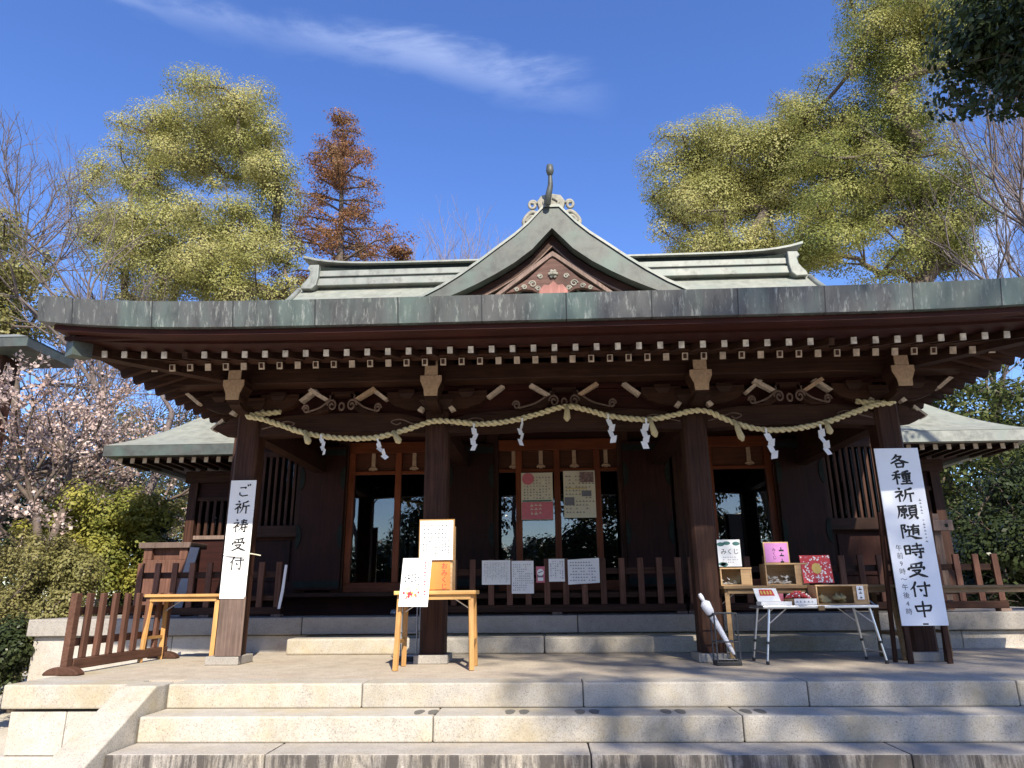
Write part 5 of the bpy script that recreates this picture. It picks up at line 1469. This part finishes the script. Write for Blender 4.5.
# -- right: two camphors
broad_tree('camphor_tree', 'broad yellow-green evergreen behind the right roof, lower of the two on the right', 'tree', (6.6,23,0), (6.6,23,7.5),
    [bl(690,195,23,42,48), bl(735,150,23,45,40), bl(705,240,22,50,35), bl(775,190,23,45,60), bl(760,255,22,50,30), bl(680,160,23,26,28), bl(795,135,23,30,32)],
    175, 1150, .074, .90, LEAF_C, BARK, 22, rtip=.024, shell=.38)
broad_tree('camphor_tree', 'tallest evergreen at the right, its crown leaving the top of the view', 'tree', (12.0,21,0), (11.6,21,9.5),
    [bl(850,110,21,52,60), bl(900,60,20,45,50), bl(860,190,21,60,48), bl(905,250,20,60,36), bl(945,215,21,30,30), bl(890,10,20,35,45), bl(820,235,20,45,40), bl(940,120,21,26,40), bl(925,175,21,42,46), bl(955,240,21,34,40), bl(880,150,21,48,50), bl(830,165,21,40,50), bl(935,30,20,40,50)],
    250, 1100, .068, .84, LEAF_C2, BARK, 23, rtip=.024, shell=.38)
# -- bare trees
bt = at(40, 330, 21)
bare_tree('bare_tree', 'big leafless grey tree filling the upper left corner', (bt.x-1.0,21,0), 15.5, .25, 41, levels=7, spread=.6, up=.15, first=.30, nb=(2,4), lean=(.03,0))
bt = at(88, 330, 22)
bare_tree('bare_tree', 'slimmer leafless tree between the big bare tree and the rounded evergreen', (bt.x,22.5,0), 12.5, .17, 46, levels=7, spread=.55, up=.14, first=.32, nb=(2,4), lean=(-.02,0))
for i, (px, lab, sd) in enumerate(((440,'faint leafless treetop behind the roof, left one of the pair beside the gable',42),(488,'faint leafless treetop behind the roof, the one of the pair nearest the gable',43))):
    b_ = at(px, 262, 38)
    bare_tree('bare_tree', lab, (b_.x,38,0), b_.z*.86, .34, sd, levels=7, spread=.42, up=.16, first=.36, mat=TWIGF)
bt = at(985, 300, 19)
bare_tree('bare_tree', 'pale leafless tree with forked grey limbs at the right edge of the view', (bt.x+.4,19,0), 14.0, .24, 44, levels=7, spread=.42, up=.2, first=.36, lean=(-.02,0))
bt = at(925, 300, 24)
bare_tree('bare_tree', 'thin leafless tree seen in the gap beside the tallest evergreen', (bt.x+.6,24,0), 13.5, .16, 45, levels=7, spread=.45, up=.2, first=.36)
# -- plum in blossom at the left
def plum(label, base, h, seed, n, lean, sc=1.0):
    t, tips, segs = bare_tree('plum_tree', label, base, h, .11*sc, seed, levels=5, spread=.75, up=.05, first=.32, nb=(2,4), shrink=.72, lean=lean, mat=BARK)
    rng = np.random.default_rng(seed+1)
    th = [s for s in segs if s[2] < .03]
    S = np.array([list(s[0])+list(s[1]) for s in th]); k = rng.integers(0,len(S),n); u_ = rng.uniform(0,1,(n,1))
    C = S[k,:3]*(1-u_)+S[k,3:]*u_+rng.normal(size=(n,3))*.035
    V, F = leaf_mesh(C, .055, rng, .0, .9); raw_mesh('blossom', V, F, BLOS, t)
    return t
plum('pink plum tree in blossom at the left edge, spreading up to the roof corner', (-7.7,10.6,0), 6.2, 51, 7000, (.10,-.02))
plum('pink plum tree in blossom standing farther back behind the left wing roof edge', (-8.3,13.2,0), 6.6, 52, 7000, (.13,0))
plum('outermost pink plum tree, partly cut by the left edge of the view', (-9.3,11.4,0), 6.6, 53, 6000, (.0,0))
# -- evergreens and shrubs at the left
broad_tree('evergreen_tree', 'dark olive evergreen at the left edge beside the roof corner', 'tree', (-13.2,16.5,0), (-13.0,16.5,4.5), [bl(5,265,16.5,35,45), bl(20,310,16.5,45,35), bl(-25,320,16.5,40,50)], 60, 330, .10, .6, LEAF_O, BARK, 61)
def shrub(label, base, blobs, nc, nl, ls, cr_, lm, seed, name='shrub'):
    b0 = np.array(base, float)
    return broad_tree(name, label, 'shrub', base, (base[0],base[1],base[2]+.35), blobs, nc, nl, ls, cr_, lm, BARK, seed, rtip=.006, shell=.4, flat=.8)
shrub('bright yellow-green rounded shrub beneath the plum blossom, left of the wing', (-8.0,11.9,0), [bl(95,520,11.8,42,26), bl(135,525,12,30,22), bl(60,535,11.8,32,30), bl(100,560,11.8,40,34), bl(140,570,11.9,22,30)], 110, 300, .062, .30, LEAF_H, 62)
shrub('dull olive shrub at the left edge in front of the yellow-green one', (-7.6,10.1,0), [bl(25,590,10.3,45,52), bl(62,600,10.2,28,45), bl(5,640,10,28,40), bl(50,560,10.4,28,25)], 110, 320, .045, .27, LEAF_O, 63)
shrub('deep green shrub between the yellow-green shrub and the left wing', (-7.0,12.9,0), [bl(150,525,12.8,22,28), bl(155,580,12.6,20,40), bl(130,600,12.4,26,32)], 60, 280, .06, .28, LEAF_D, 64)
shrub('dark shadowy evergreen shrub low at the left edge under the olive one', (-7.6,8.6,0), [bl(5,655,9,16,30)], 18, 260, .05, .2, LEAF_D, 65)
shrub('dark green thicket at the far left behind the olive shrub', (-12.0,14.5,0), [bl(-5,560,14.5,40,50), bl(30,520,14.5,40,40), bl(-10,480,14.5,30,40)], 60, 260, .08, .42, LEAF_D, 66)
bare_tree('bare_tree', 'slanting pale trunk seen below the left wing roof', (-8.1,14.2,0), 7.5, .16, 47, levels=5, spread=.6, up=.1, first=.42, lean=(.22,0))
# distant woods closing the view left and right of the hall
for i, (x, y, z, r, sd, lm, lab) in enumerate((
    (-17,30,6.5,3.6,71,LEAF_O,'olive woodland tree far behind the left plum trees'),
    (-12.5,33,5.5,3.4,72,LEAF_D,'dark woodland tree far behind the left wing'),
    (-22,33,6.5,4.2,73,LEAF_D,'dark woodland tree at the far left behind the blossom'),
    (14.5,17,4.4,2.4,74,LEAF_D,'dark evergreen close behind the right wing roof'),
    (11.2,15.2,3.1,1.9,75,LEAF_D,'low dark evergreen filling the shade under the right wing eave'),
    (17.5,20,6.0,3.0,76,LEAF_M,'green tree at the right edge below the bare limbs'),
    (12.0,19,5.6,2.5,77,LEAF_M,'sunlit green tree between the roof corner and the right wing'),
    (9.3,14.2,2.4,1.6,78,LEAF_D,'dark bush behind the timber post at the right'),
    (10.4,13.6,3.4,2.2,79,LEAF_D,'dense dark evergreen just beyond the right wing, filling the gap under its eave'))):
    broad_tree('evergreen_tree', lab, 'tree', (x,y,0), (x,y,z*.4), [(x,y,z,r,r,z*.55),(x-r*.5,y-.4,z*.7,r*.7,r*.7,z*.4),(x+r*.5,y+.3,z*.8,r*.7,r*.7,z*.4)], 100, 300, .12 if y > 18 else .09, r*.30, lm, BARK, sd, rtip=.02)
# -- the big tree on the right of the forecourt: it shades the right of the steps and a limb hangs into the top corner
ov = [bl(1002,16,7.2,36,30,.9), bl(985,58,7.4,24,22,.7), bl(1028,66,7.0,28,26,.8), bl(1060,10,6.6,45,50,.9)]
broad_tree('shade_tree', 'tall tree across the forecourt on the right, shading the right of the steps', 'tree', (10.6,-11,0), (9.8,-11,9.0),
    [(5.7, -11, 15.5, 2.1, 1.6, 2.0), (8.0, -11.2, 16.9, 2.6, 1.8, 1.9), (10.6, -11, 17.1, 2.8, 2.0, 2.6), (7.6, -11, 13.9, 2.8, 1.8, 1.8), (10.5, -11.6, 13.5, 2.8, 2, 2.4), (13.0, -11, 15.5, 2.4, 2, 2.8), (5.6, -11, 13.3, 1.8, 1.5, 1.2), (10.8, -11, 19.5, 2.0, 1.6, 1.4), (12.6, -11, 18.7, 2.0, 1.6, 1.6)],
    150, 68, .19, .70, LEAF_S, BARK, 81, rtip=.02)
broad_tree('shade_tree', 'bough of glossy dark leaves overhanging at the top right corner, nearest the viewer', 'tree', (9.6,5.2,0), (8.4,5.6,6.2), ov, 48, 230, .085, .42, LEAF_D, BARK, 82, rtip=.010)
# -- trees across the forecourt, behind the viewer, that the door glass reflects
for i, (x, y, h, sd) in enumerate(((-9.0,-15,13,91),(-1.9,-15,13,94))):
    bare_tree('bare_tree', ('leafless tree across the forecourt, mirrored at the left doors', 'leafless tree across the forecourt, mirrored in the central doors')[i], (x,y,0), h, .22, sd, levels=6, spread=.5, up=.16, first=.32)
for i, (x, y, r, h) in enumerate(((-13.5,-17,3.4,6.5),(-5.3,-18,3.0,7),(2.4,-17,3.4,7),(7.6,-19,3.6,7),(13,-18,3.4,7),(-19,-20,4,7),(-10,-24,4,3.4),(-1,-26,4.5,3.6))):
    lab = ('evergreen at the left of the bare trees across the forecourt','evergreen between the two bare trees across the forecourt','evergreen facing the central doors across the forecourt','evergreen facing the right doors across the forecourt','evergreen farthest right across the forecourt','evergreen farthest left across the forecourt','low far evergreen behind the left bare tree across the forecourt','low far evergreen behind the right bare tree across the forecourt')[i]
    broad_tree('evergreen_tree', lab, 'tree', (x,y,0), (x,y,h*.4), [(x,y,h*.8,r,r,h*.45),(x-.6,y,h*.35,r,r,h*.35),(x+.6,y,h*.3,r,r,h*.3),(x+.5,y,h*1.15,r*.7,r*.7,h*.25)], 80, 170, .26, 1.1, LEAF_D, BARK, 200+i)
print('objects', len(bpy.data.objects), 'faces', sum(len(m_.polygons) for m_ in bpy.data.meshes))
